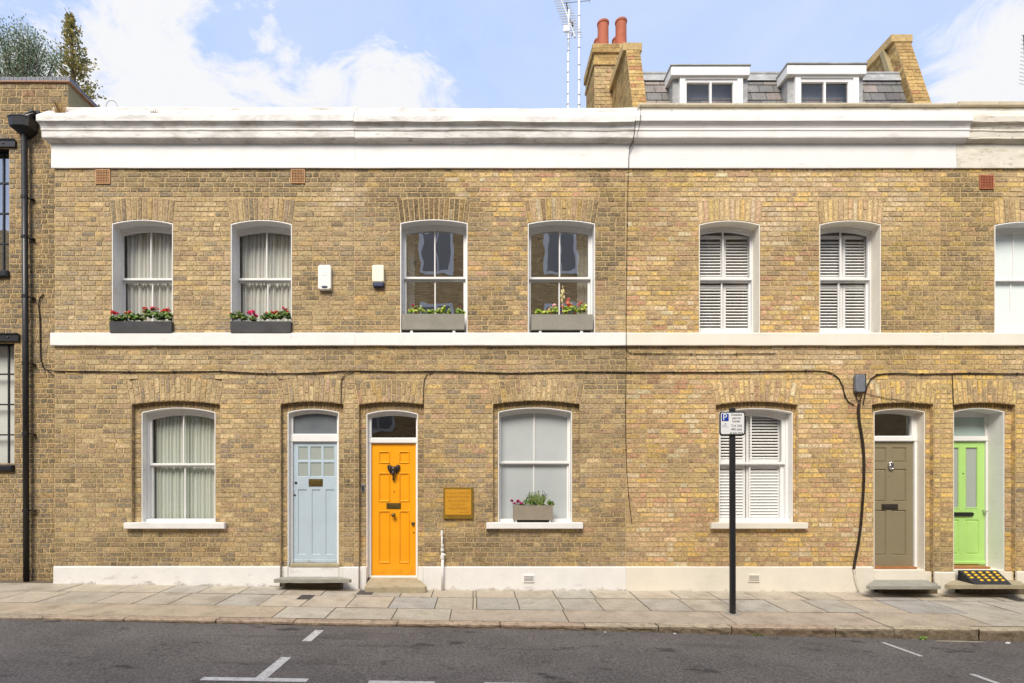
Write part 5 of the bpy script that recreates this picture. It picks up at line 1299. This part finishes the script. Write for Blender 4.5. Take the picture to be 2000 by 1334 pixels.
def trough(label, grp, l, r, t, b, y0, y1, m, taper=.0, feet=None, wall=.012):
    x0, x1 = X(l, y0), X(r, y0); z1, z0 = Z(t, y0), Z(b, y0); T = thing('window_box', label, 'window box', ((x0 + x1) / 2, (y0 + y1) / 2, z0), grp)
    mb = MB(); tp = taper
    O = [(x0 + tp, y0 + tp, z0), (x1 - tp, y0 + tp, z0), (x1 - tp, y1 - tp, z0), (x0 + tp, y1 - tp, z0), (x0, y0, z1), (x1, y0, z1), (x1, y1, z1), (x0, y1, z1),
         (x0 + wall, y0 + wall, z1), (x1 - wall, y0 + wall, z1), (x1 - wall, y1 - wall, z1), (x0 + wall, y1 - wall, z1), (x0 + wall, y0 + wall, z1 - .03), (x1 - wall, y0 + wall, z1 - .03), (x1 - wall, y1 - wall, z1 - .03), (x0 + wall, y1 - wall, z1 - .03)]
    n = mb.idx(O)
    for q in ((0, 1, 2, 3), (0, 1, 5, 4), (1, 2, 6, 5), (2, 3, 7, 6), (3, 0, 4, 7), (4, 5, 9, 8), (5, 6, 10, 9), (6, 7, 11, 10), (7, 4, 8, 11), (8, 9, 13, 12), (9, 10, 14, 13), (10, 11, 15, 14), (11, 8, 12, 15)): mb.fi([n + i for i in q])
    mb.build('trough', m, T)
    mb = MB(); mb.face([(x0 + wall, y0 + wall, z1 - .02), (x1 - wall, y0 + wall, z1 - .02), (x1 - wall, y1 - wall, z1 - .02), (x0 + wall, y1 - wall, z1 - .02)]); mb.build('soil', M['soil'], T)
    if feet:
        for (a, b_, zz) in feet:
            mb = MB(); mb.box(X(a, y0), X(b_, y0), y0 + .02, y1 - .01, zz, z0 - .001); mb.build('foot', M['joinery'], T)
    return T
grp_b = 'window boxes with flowers on the sills'
def plant_px(T, y, items, rnd, leafcols, leaf, nleaf):
    mb = MB()
    for (px, py, rx, rz) in items:
        leafclump(mb, (X(px, y), y, Z(py + 1, y)), (rx * 1.15, .075, rz * 1.3), int(nleaf * 1.3), rnd, leafcols, leaf * 1.08)
    mb.build('foliage', M['leaf'], T)
GL = [S(92, 128, 52), S(70, 104, 44), S(122, 148, 70), S(58, 86, 42), S(146, 160, 90), S(100, 110, 60)]
YL = [S(176, 200, 60), S(196, 210, 90), S(150, 180, 56), S(120, 150, 50), S(210, 205, 110)]
RED = [S(214, 28, 28), S(232, 50, 44), S(190, 20, 24)]; PK = [S(222, 50, 110), S(236, 90, 140), S(206, 40, 96)]; SAL = [S(230, 110, 96), S(236, 150, 130), S(216, 80, 70)]
rnd = random.Random(91)
zsT = Zp(650, .05)
y0 = -.065; y1 = .1; yc = .0
T = trough('charcoal window box of red and pink geraniums, nearest the drainpipe', grp_b, 213, 335, 627.5, 649.5, y0, y1, M['trough'], .008)
plant_px(T, yc, [(223, 624, .05, .05), (236, 623, .06, .06), (250, 621, .07, .08), (262, 622, .07, .07), (275, 622, .07, .07), (288, 618, .07, .11), (300, 617, .07, .12), (312, 622, .06, .08), (324, 620, .07, .09), (331, 622, .05, .08)], rnd, GL, .021, 60)
for px, py, r, c in ((220, 611, .036, RED), (230, 613, .018, PK), (246, 612, .03, SAL), (254, 612, .028, RED), (280, 610, .025, SAL), (286, 605, .034, SAL), (298, 603, .04, PK), (311, 605, .016, PK), (316, 610, .03, RED), (321, 608, .04, RED), (328, 607, .036, RED)): flower(T, (X(px, yc), yc + rnd.uniform(-.03, .02), Z(py, yc)), r, rnd, c)
T = trough('charcoal window box of hot pink and red geraniums, left of the alarm boxes', grp_b, 449, 568, 627.5, 649.5, y0, y1, M['trough'], .008)
plant_px(T, yc, [(456, 621, .05, .07), (466, 619, .06, .08), (476, 622, .05, .07), (494, 624, .05, .05), (518, 621, .06, .08), (530, 619, .07, .08), (544, 620, .07, .08), (556, 617, .06, .11), (563, 620, .04, .08)], rnd, GL, .021, 55)
for px, py, r, c in ((451, 613, .016, PK), (466, 611, .026, RED), (485, 612, .02, PK), (494, 613, .05, PK), (500, 617, .03, PK), (523, 612, .026, PK), (532, 613, .028, RED), (541, 612, .045, RED), (553, 602, .02, PK), (558, 606, .026, PK), (562, 611, .022, RED)): flower(T, (X(px, yc), yc + rnd.uniform(-.03, .02), Z(py, yc)), r, rnd, c)
y0 = -.03; y1 = .13; yc = .04
def feet_for(a, b): return [(a, a + 5, zsT), (b, b + 5, zsT)]
T = trough('grey wooden window box with sparse yellow-green leaves, above the plaque', grp_b, 785, 907, 613, 643, y0, y1, M['greybox'], 0, [(801, 806, zsT), (884, 889, zsT)])
plant_px(T, yc, [(801, 610, .05, .07), (812, 608, .05, .09), (822, 608, .05, .08), (838, 611, .04, .05), (846, 610, .03, .05), (858, 610, .05, .06), (866, 606, .04, .08), (878, 611, .03, .05), (895, 610, .05, .06), (903, 611, .04, .05)], rnd, YL + GL[:1], .019, 24)
for px, py, r, c in ((806, 597, .022, PK), (899, 600, .016, SAL), (812, 603, .014, PK), (822, 599, .014, [S(240, 230, 220)])): flower(T, (X(px, yc), yc, Z(py, yc)), r, rnd, c, 14)
T = trough('grey wooden window box with coral geraniums, nearest the vertical cable', grp_b, 1038, 1158, 614, 643.5, y0, y1, M['greybox'], 0, [(1053, 1058, zsT), (1134, 1139, zsT)])
plant_px(T, yc, [(1052, 610, .05, .06), (1064, 611, .05, .04), (1076, 609, .05, .07), (1085, 608, .05, .08), (1106, 609, .05, .09), (1115, 606, .06, .11), (1126, 608, .05, .08), (1136, 607, .05, .10), (1142, 606, .03, .10)], rnd, YL, .019, 28)
for px, py, r, c in ((1083, 598, .034, [S(240, 190, 190), S(236, 160, 165)]), (1099, 599, .022, SAL), (1108, 593, .036, SAL), (1113, 598, .04, SAL), (1110, 586, .026, SAL), (1130, 597, .026, SAL), (1134, 592, .028, SAL), (1072, 606, .02, [S(230, 170, 150)])): flower(T, (X(px, yc), yc, Z(py, yc)), r, rnd, c, 20)
mb = MB(); x_ = X(1099, yc)
mb.tube([(x_, yc, Z(612, yc)), (x_, yc, Z(562, yc))], .004, 6); mb.blob((x_, yc, Z(560, yc)), (.012, .012, .012), rnd)
for k, (px, py) in enumerate(((1097, 570), (1101, 568), (1096, 578), (1102, 580), (1099, 573), (1097, 586))): mb.blob((X(px, yc), yc + .01 * (k % 2), Z(py, yc)), (.012, .012, .03), rnd)
mb.tube([(X(1095, yc), yc, Z(566, yc)), (X(1103, yc), yc, Z(571, yc))], .006, 6)
mb.build('garden_ornament', mat('pale_gilt', col=S(214, 200, 140), rough=.5), None, origin=(x_, yc, Z(612, yc)), label='small pale gilt ornament on a stick among the coral geraniums', category='ornament')
y0 = -.04; y1 = .1; yc = .03; zg = Zp(1021, .06)
T = trough('small taupe planter with magenta petunias and grasses on the ground-floor sill', grp_b, 1003, 1080, 987, 1015.5, y0, y1, M['concbox'], .0, [(1007, 1010, zg), (1073, 1076, zg)])
mb = MB(); mb.box(X(1010, 0), X(1073, 0), -.005, .06, zg + .001, Z(1016, y0) - .002); mb.build('saucer', M['pewter'], T)
plant_px(T, yc, [(1020, 986, .05, .04), (1030, 983, .05, .10), (1037, 984, .07, .14), (1044, 984, .05, .10), (1056, 985, .05, .07), (1072, 984, .04, .06), (1078, 985, .03, .05)], rnd, GL, .014, 60)
mb = MB()
for i in range(150):
    a = rnd.gauss(0, .35); b = rnd.gauss(0, .25); L = rnd.uniform(.12, .22); bx = X(rnd.uniform(1036, 1062), yc); o_ = Vector((bx, yc + rnd.uniform(-.04, .03), Z(986, yc))); e = o_ + Vector((a * L, b * L, L)); c = vary(rnd.choice([S(150, 166, 96), S(126, 146, 84), S(172, 182, 120), S(104, 128, 70)]), rnd, .15)
    w = .0035; m_ = o_.lerp(e, .55) + Vector((0, 0, .01)); mb.face([o_ + Vector((-w, 0, 0)), o_ + Vector((w, 0, 0)), m_ + Vector((w, 0, 0)), e, m_ + Vector((-w, 0, 0))], 0, c)
    if rnd.random() < .14: mb.blob(tuple(e), (.006, .006, .014), rnd, .1, 5, 4, 0, S(92, 84, 110))
mb.build('grass_blades', M['leaf'], T)
MG = [S(170, 24, 96), S(196, 40, 116), S(140, 16, 80)]
for px, py, r in ((1000, 979, .024), (1004, 984, .02), (1008, 985, .026), (1013, 980, .034), (1018, 984, .026), (1022, 985, .018)): flower(T, (X(px, yc - .03), yc - .03, Z(py, yc - .03)), r, rnd, MG, 18)
for px, py in ((1066, 984), (1068, 986)): flower(T, (X(px, yc - .03), yc - .03, Z(py, yc - .03)), .014, rnd, [S(245, 240, 225)], 10)

# ------------------------------------------------------------------ wall-mounted things
def rbox(mb, x0, x1, z0, z1, y0, y1, r, m=0, n=5, dome=0.0):
    pts = []
    for cx_, cz_, a0 in ((x1 - r, z1 - r, 0), (x0 + r, z1 - r, 90), (x0 + r, z0 + r, 180), (x1 - r, z0 + r, 270)):
        for k in range(n + 1): a = math.radians(a0 + 90 * k / n); pts.append((cx_ + r * math.cos(a), cz_ + r * math.sin(a)))
    e = min(r, .012); cx_, cz_ = (x0 + x1) / 2, (z0 + z1) / 2
    sh = lambda s: [(cx_ + (p[0] - cx_) * (1 - s / (x1 - x0) * 2), cz_ + (p[1] - cz_) * (1 - s / (z1 - z0) * 2)) for p in pts]
    rows = [mb.idx([(p[0], y, p[1]) for p in sh(s)]) for (y, s) in ((y1, 0), (y0 + e, 0), (y0 + e * .3, e * .3), (y0, e))]; N_ = len(pts)
    for a, b in zip(rows[:-1], rows[1:]):
        for k in range(N_): mb.fi([a + k, a + (k + 1) % N_, b + (k + 1) % N_, b + k], m)
    mb.fi([rows[-1] + k for k in range(N_)], m)
t = thing('alarm_box', 'taller white alarm box with dark oval lens, left of the pair', 'alarm box', (X(634), 0, Z(566)), 'burglar alarm boxes')
mb = MB(); rbox(mb, X(621.5, -.05), X(647, -.05), Z(566, -.05), Z(518, -.05), -.07, 0, .035); mb.build('cover', M['white_pl'], t)
mb = MB(); mb.lathe([(.0, -.001), (.05, 0), (.05, .006), (.001, .01)], (0, 0, 0), 'y', 18)
mb.v = [(X(634, -.07) + v[0] * .95, -.068 + v[1], Z(560, -.07) + v[2] * .42) for v in mb.v]; mb.build('lens', M['navy'], t)
mb = MB(); rbox(mb, X(627, -.07), X(641, -.07), Z(540, -.07), Z(528, -.07), -.0715, -.069, .03); mb.build('emblem', mat('faded_emblem', col=S(216, 222, 222), rough=.5), t)
t = thing('alarm_box', 'shorter cream alarm box with navy base, right of the pair', 'alarm box', (X(738), 0, Z(560)), 'burglar alarm boxes')
mb = MB(); rbox(mb, X(727, -.05), X(750, -.05), Z(551, -.05), Z(518, -.05), -.07, 0, .02); mb.build('cover', M['cream_pl'], t)
mb = MB(); rbox(mb, X(728, -.05), X(749.5, -.05), Z(560, -.05), Z(550.5, -.05), -.066, 0, .02); mb.build('lens', M['navy'], t)
t = thing('junction_box', 'grey plastic cable junction box between shuttered window and olive door', 'junction box', (X(1680), 0, Z(767)))
mb = MB(); rbox(mb, X(1670.5, -.06), X(1689, -.06), Z(766, -.06), Z(731.5, -.06), -.08, -.02, .028); mb.build('lid', M['grey_pl'], t)
mb = MB(); mb.box(X(1669), X(1689.5), -.025, 0, Z(766), Z(732)); mb.build('back_plate', M['signblk'], t)
# plaque
t = thing('wall_plaque', 'square ochre and bronze lettered plaque beside the orange-yellow door', 'plaque', (X(895), 0, Z(1014)))
yq = -.04; mb = MB(); x0, x1, z0, z1 = X(866, yq), X(924, yq), Z(1013.5, yq), Z(952, yq); mb.box(x0, x1, yq, -.002, z0, z1, b=.005)
mb.build('frame', M['plaque_f'], t)
a0, a1, c0, c1 = X(869.5, yq), X(920, yq), Z(1005.5, yq), Z(956, yq)
mb = MB(); mb.box(a0, a1, yq - .003, yq + .002, c0, c1, b=.002); mb.build('panel', M['plaque'], t)
def text(body, x, z, size, y, m, parent, align='LEFT', name='lettering', sx=1.0, ext=.0006):
    cu = bpy.data.curves.new(name, 'FONT'); cu.body = body; cu.size = size; cu.align_x = align; cu.extrude = ext; cu.resolution_u = 3
    o = bpy.data.objects.new(name, cu); COL.objects.link(o); bpy.context.view_layer.update()
    me = bpy.data.meshes.new_from_object(o.evaluated_get(bpy.context.evaluated_depsgraph_get())); bpy.data.objects.remove(o); bpy.data.curves.remove(cu)
    me.name = name; me.materials.clear(); me.materials.append(m); org = Vector(parent['_o'])
    for v in me.vertices: v.co = Vector((v.co.x * sx + x - org.x, y - v.co.z - org.y, v.co.y + z - org.z))
    ob = bpy.data.objects.new(name, me); COL.objects.link(ob); ob.parent = parent; ob['_o'] = tuple(org); return ob
xm = (a0 + a1) / 2
for body, py, s, w in (("To You Are WELCOME", 965, .05, .72), ("IN CONTINENT OF WORDS", 972.5, .045, .62), ("THE WIND BLOWS", 980.5, .05, .74), ("SONG OF", 988, .05, .95), ("THE OPPRESSED", 995.5, .052, .78)):
    text(body, xm, Z(py, yq), s, yq - .0034, M['plaque_t'], t, 'CENTER', sx=w)
text("Rudyard 1903", X(906, yq), Z(1002, yq), .034, yq - .0034, M['plaque_t'], t, 'CENTER', sx=.8)
# doorbell on the left of the orange-yellow door
t = thing('doorbell', 'small oval black doorbell in a pale surround, left of orange-yellow door', 'doorbell', (X(709.5, RD), RD, Z(962, RD)))
mb = MB(); rbox(mb, X(705.5, RD), X(713, RD), Z(962, RD), Z(945, RD), RD - .02, RD, .028); mb.build('surround', M['aband'], t)
mb = MB(); rbox(mb, X(707.3, RD), X(711.4, RD), Z(959.5, RD), Z(947.5, RD), RD - .026, RD - .018, .014); mb.build('button', M['black'], t)
# gas riser pipe
yy = -.06
t = thing('gas_pipe', 'short white-painted pipe rising from the pavement beside the plaque', 'pipe', (X(863.5, yy), yy, 0))
mb = MB(); mb.tube([(X(864.5, yy), yy, -.02), (X(864.5, yy), yy, Z(1080, yy))], .022, 12); mb.tube([(X(863.5, yy), yy, Z(1081, yy)), (X(863, yy), yy, Z(1040, yy))], .013, 10); mb.build('riser', M['stucco'], t, smooth=True)
for py, r, hgt in ((1091, .03, .05), (1076, .026, .04), (1067, .02, .03), (1052, .018, .02)): mb = MB(); mb.lathe([(r, 0), (r, hgt)], (X(864, yy), yy, Z(py, yy)), 'z', 12); mb.build('pipe_joint', M['stucco'], t)
mb = MB(); mb.tube([(X(863, yy), yy, Z(1036, yy)), (X(863, yy), yy, Z(1046, yy))], .02, 8); mb.tube([(X(864, yy), yy - .01, Z(1083, yy)), (X(870.5, yy), yy - .02, Z(1083, yy))], .013, 8); mb.build('tap', M['stucco'], t)

# cables
def cable(label, pts, r, m=None, grp='cables along the walls', yoff=-.018, clips=True, name='wall_cable', cat='cable', seed=0):
    rnd = random.Random(seed); P = []
    for i in range(len(pts) - 1):
        (a, b), (c, d) = pts[i][:2], pts[i + 1][:2]; n = max(1, int(math.hypot(c - a, d - b) / 12))
        for k in range(n): t_ = k / n; P.append((a + (c - a) * t_, b + (d - b) * t_))
    P.append(pts[-1][:2]); Q = []
    for i, (a, b) in enumerate(P):
        lo, hi = max(0, i - 1), min(len(P) - 1, i + 1)
        if 0 < i < len(P) - 1: a = (P[lo][0] + 2 * a + P[hi][0]) / 4; b = (P[lo][1] + 2 * b + P[hi][1]) / 4
        y = (YN - .02 + (yoff + .018)) if a < 105 else yoff
        if 645 < b < 680 and a > 107: y = -.062
        if b < 330 and a > 107: y = -.05 - (.16 if b < 262 else .02)
        if b > 1110 and a > 107: y = -.05
        Q.append((X(a, y), y, Z(b, y) + .004 * ns(a * .02, b * .02, 3, seed)))
    T = thing(name, label, cat, Q[0], grp); mb = MB(); mb.tube(Q, r, 6); mb.build('sheath', m or M['cable'], T)
    if clips and len(Q) > 8:
        mb = MB()
        for q in Q[4::7]: mb.box(q[0] - .008, q[0] + .008, q[1] - r - .004, q[1] + .01, q[2] - r - .004, q[2] + r + .006)
        mb.build('cable_clips', M['black'], T)
    return T
cable('long black cable sagging across the houses below the white band', [(85, 574), (77, 578), (74, 596), (78, 620), (79, 700), (82, 720), (92, 725), (107, 725), (300, 726.5), (430, 725), (520, 730), (600, 729), (690, 724), (760, 726), (860, 725), (1000, 729), (1120, 726), (1220, 727), (1400, 727), (1520, 725), (1600, 724), (1625, 727), (1641, 738), (1648, 755), (1649, 775), (1655, 786), (1668, 791)], .0085, seed=1)
cable('black cable rising from the junction box and running to the right edge', [(1686, 790), (1690, 770), (1693, 752), (1700, 738), (1712, 731), (1740, 729), (1800, 731), (1880, 729), (1960, 730), (2040, 730), (2500, 728)], .0095, seed=2)
cable('thin dark cable dropping from the cornice between yellow-door and shuttered houses', [(1252, 205), (1251, 240), (1243, 268), (1229, 290), (1227, 330), (1225, 450), (1223, 600), (1223, 700), (1222, 760), (1222, 850), (1224, 920), (1229, 980), (1234, 1022)], .0045, seed=3)
cable('looped second wire over the cornice beside the dropping cable', [(1241, 235), (1240, 262), (1232, 285), (1228, 292)], .006, seed=4, clips=False)
cable('thick black hose-like cable hanging between junction box and plinth', [(1678, 788), (1676, 800), (1679, 830), (1685, 860), (1688, 900), (1687, 950), (1683, 1010), (1677, 1060), (1670, 1095), (1667.5, 1112)], .019, yoff=-.03, seed=5)
cable('pale conduit running down the cream plinth under the thick cable', [(1668, 1112), (1669, 1125), (1673, 1140), (1677, 1153)], .017, m=M['cream_old'], seed=6, clips=False)
cable('fine wire running right from the dropping cable under the white band', [(1223, 680), (1224, 690), (1300, 691), (1400, 692), (1515, 690)], .005, seed=7)
cable('short drop wire left of the pale blue door arch top right', [(690, 727), (672, 728), (667, 738), (666, 765), (666, 790)], .006, seed=8, clips=False)
cable('short drop wire at the right end of the orange-yellow door arch', [(845, 727), (832, 729), (828, 740), (827, 765), (826, 790)], .006, seed=9, clips=False)
cable('wire over the right-hand door arches near the right edge', [(1860, 731), (1861, 750), (1862, 770), (1862, 795)], .005, seed=10, clips=False)
cable('tangled wires hanging under the grey junction box', [(1672, 768), (1671, 778), (1676, 788), (1682, 780), (1684, 769), (1680, 777), (1679, 800)], .007, seed=11, clips=False)
cable('wire slanting from junction box to the olive door arch', [(1690, 768), (1700, 771), (1716, 775), (1735, 779), (1760, 781), (1800, 790)], .004, seed=12, clips=False)

# ------------------------------------------------------------------ street things
yS = -1.2; zS = pave_z(3.3, yS)
t = thing('parking_sign', 'black post with white disabled permit parking plate on the pavement', 'sign', (X(1431, yS), yS, zS))
mb = MB(); xs_ = X(1431, yS); mb.tube([(xs_, yS, zS - .02), (X(1430.2, yS), yS, Z(801, yS))], .038, 18); mb.lathe([(.04, 0), (.04, .018), (.025, .03), (.001, .033)], (X(1430.2, yS), yS, Z(801, yS)), 'z', 18); mb.build('post', M['iron'], t, smooth=False)
yb = yS - .05; mb = MB(); x0, x1, z0, z1 = X(1405.5, yb), X(1456, yb), Z(850.5, yb), Z(804, yb)
rbox(mb, x0, x1, z0, z1, yb, yb + .006, .03); pl_ = mb.build('sign_plate', M['signblk'], t)
mb = MB(); rbox(mb, x0 + .008, x1 - .008, z0 + .008, z1 - .008, yb - .0015, yb + .002, .024); mb.build('sign_face', M['sign'], pl_)
mb = MB(); mb.box(X(1409.5, yb), X(1423, yb), yb - .0035, yb - .0018, Z(822.5, yb), Z(808, yb)); mb.build('blue_square', M['signblue'], pl_)
text("P", X(1411.2, yb), Z(821, yb), .118, yb - .0042, M['sign'], t, 'LEFT', sx=.95, ext=.0004)
for body, py in (("Disabled", 811.8), ("permit", 818.3), ("holder", 824.6), ("T.H. DIS", 833.6), ("493 only", 840.6), ("at any time", 847.4)):
    text(body, X(1438.3, yb), Z(py, yb), .041, yb - .0030, M['signblk'], t, 'CENTER', sx=.98 if len(body) < 10 else .92, ext=.0006)
mb = MB(); mb.lathe([(.008, 0), (.008, .001), (.001, .0012)], (X(1416.5, yb), yb - .0018, Z(827.6, yb)), 'y', 10); mb.build('emblem', M['signgreen'], pl_)
mb = MB(); mb.tube([(X(1410.5, yb), yb - .002, Z(831.5, yb)), (X(1413, yb), yb - .002, Z(829.3, yb)), (X(1415, yb), yb - .002, Z(831.3, yb)), (X(1417, yb), yb - .002, Z(829.8, yb)), (X(1419, yb), yb - .002, Z(831.3, yb))], .0018, 5)
mb.box(X(1410, yb), X(1421, yb), yb - .0022, yb - .0016, Z(834, yb), Z(833.4, yb)); mb.build('emblem', M['signblue'], pl_)
for dz in (.06, .24):
    mb = MB(); mb.box(xs_ - .05, xs_ + .05, yS - .048, yS - .02, z0 + dz, z0 + dz + .02); mb.build('bracket', M['aband'], t)
mb = MB(); pts = []; rnd = random.Random(6)
for i in range(14): a = 2 * math.pi * i / 14; x = xs_ + .11 * math.cos(a) * rnd.uniform(.8, 1.1); y = yS + .09 * math.sin(a) * rnd.uniform(.8, 1.1); pts.append((x, y, pave_z(x, y) + .004))
mb.face(pts); mb.build('post_collar', M['stone_g'], t)
# rubber threshold ramp
t = thing('threshold_ramp', 'black rubber kerb ramp with yellow markers in front of lime door', 'ramp', (7.55, -.2, .15))
yb0, yf0 = -.01, -.37; zb1 = Z(1113.5, yb0); zf1 = Z(1142.5, yf0); xb0, xb1 = X(1871, yb0), X(1946, yb0); xf0, xf1 = X(1905, yf0), X(1977, yf0); zf0 = zf1 - .005
P0 = [(xb0, yb0, zb1 - .16), (xb1, yb0, zb1 - .16), (xf1, yf0, zf0 - .012), (xf0, yf0, zf0 - .012)]
Pm = [Vector((xb0, yb0, zb1)), Vector((xb1, yb0, zb1)), Vector((xf1, yf0, zf1)), Vector((xf0, yf0, zf1))]
mid = [Pm[0].lerp(Pm[3], .06), Pm[1].lerp(Pm[2], .06)]; mid = [Vector((m_.x, m_.y, zb1)) for m_ in mid]
mb = MB(); mb.face(P0[::-1]); n = mb.idx(P0 + [tuple(p) for p in (Pm[0], Pm[1], mid[1], mid[0])] + [tuple(Pm[2]), tuple(Pm[3])])
for q in ((4, 5, 6, 7), (7, 6, 8, 9), (0, 1, 5, 4), (3, 9, 8, 2), (0, 4, 7, 9, 3), (1, 2, 8, 6, 5)): mb.fi([n + i for i in q])
mb.build('ramp_body', M['rubber'], t)
for i in range(5):
    for j in range(3 if i in () else 4):
        u = .12 + .19 * i; v = .1 + .18 * j
        if j == 3 and i == 0: continue
        def pt(u, v, hgt=0): a = mid[0].lerp(mid[1], u); b = Pm[3].lerp(Pm[2], u); p = a.lerp(b, v); return p + Vector((0, -hgt * .5, hgt))
        a, b, c, d = pt(u - .04, v), pt(u + .035, v), pt(u + .035, v + .10), pt(u - .04, v + .10); e, f = pt(u - .01, v + .03, .014), pt(u + .03, v + .09, .014)
        mb = MB(); n = mb.idx([a, b, c, d, e, f]); 
        for q in ((0, 1, 4), (1, 2, 5), (1, 5, 4), (2, 3, 5), (3, 0, 4), (3, 4, 5)): mb.fi([n + k for k in q])
        mb.build('yellow_marker', M['ylw'], t)

# weeds and dry grass on the cornice, a wire hoop, a bright weed by the kerb
def tuft(label, px, py, y, L, n, cols, seed, spread=.5, grp='tufts of dry grass on the parapet', droop=0.0, m='straw'):
    rnd = random.Random(seed); o = Vector((X(px, y), y, Z(py, y))); mb = MB()
    for i in range(n):
        a = rnd.gauss(0, spread); b = rnd.uniform(-.6, .3); l = L * rnd.uniform(.4, 1.1); s_ = o + Vector((rnd.gauss(0, L * .18), rnd.uniform(-.02, .01), 0)); mid_ = s_ + Vector((a * l * .5, b * l * .5, l * .6)); e = mid_ + Vector((a * l * .6, b * l * .6 - droop * l, l * .35 - droop * l)); w = .0022
        mb.face([s_ + Vector((-w, 0, 0)), s_ + Vector((w, 0, 0)), mid_ + Vector((w, 0, 0)), e, mid_ + Vector((-w, 0, 0))], 0, vary(rnd.choice(cols), rnd, .2))
    mb.build('grass_tuft', M[m], None, origin=tuple(o), label=label, category='grass tuft', group=grp)
ST = [S(190, 158, 104), S(168, 136, 88), S(206, 180, 130)]; ST2 = [S(140, 112, 70), S(110, 84, 56), S(170, 140, 96)]
tuft('large pale straw tuft at the left end of the white cornice', 120, 226, -.1, .24, 170, ST, 1, .35)
tuft('small brown tuft on the cornice a little left of the first air brick', 189, 226, -.08, .08, 26, ST2, 2)
tuft('spiky brown tuft on the cornice above the right of first upper window', 303, 226, -.1, .09, 50, ST2, 3, .8)
tuft('sparse brown stems on the cornice between two other tufts', 274, 226, -.1, .07, 12, ST2, 4, .7)
tuft('low creeping dry stems on the cornice right of the spiky tuft', 352, 227, -.1, .06, 30, ST2, 5, 1.4)
rnd = random.Random(15)
mb = MB(); yk = YK - .02; o = Vector((X(1803, yk), yk, lerp_t(X(1803, yk), KE) + .01)); leafclump(mb, o, (.05, .02, .035), 34, rnd, [S(128, 160, 62), S(104, 138, 52), S(150, 176, 84)], .011)
mb.build('weed', M['leaf'], None, origin=tuple(o), label='bright green weed growing at the foot of the kerb, right', category='weed', group='weeds along the kerb')
mb = MB(); o = Vector((X(1478, yk), yk, lerp_t(X(1478, yk), KE) + .005)); leafclump(mb, o, (.1, .02, .02), 40, rnd, [S(120, 130, 60), S(100, 112, 54)], .009)
mb.build('weed', M['leaf'], None, origin=tuple(o), label='flat mossy weed at the kerb foot near the sign post', category='weed', group='weeds along the kerb')
mb = MB(); yw = .2; mb.tube([(X(208 + 10 - 11 * math.cos(a), yw), yw, Z(209 - 13 * math.sin(a), yw)) for a in [math.pi * k / 12 for k in range(13)]], .004, 6)
mb.build('wire_hoop', M['aband'], None, origin=(X(218, yw), yw, Z(209, yw)), label='thin wire hoop standing on the parapet at the left', category='wire hoop')
# stones and litter in the gutter
for i, (px, y_, r) in enumerate(((1969, YK - .12, .018), (1318, YK - .04, .011), (1182, YK - .05, .008))):
    mb = MB(); x = X(px, y_); mb.blob((x, y_, road_z(x, y_) + r * .5), (r * 1.6, r, r * .7), rnd, .2, 8, 5)
    mb.build('pebble', M['joinery2'], None, origin=(x, y_, road_z(x, y_)), label=('largest pale pebble in the gutter near the right edge', 'small white pebble in the gutter left of the sign post', 'tiny white pebble in the gutter below the cream plinth seam')[i], category='pebble', group='pebbles in the gutter')
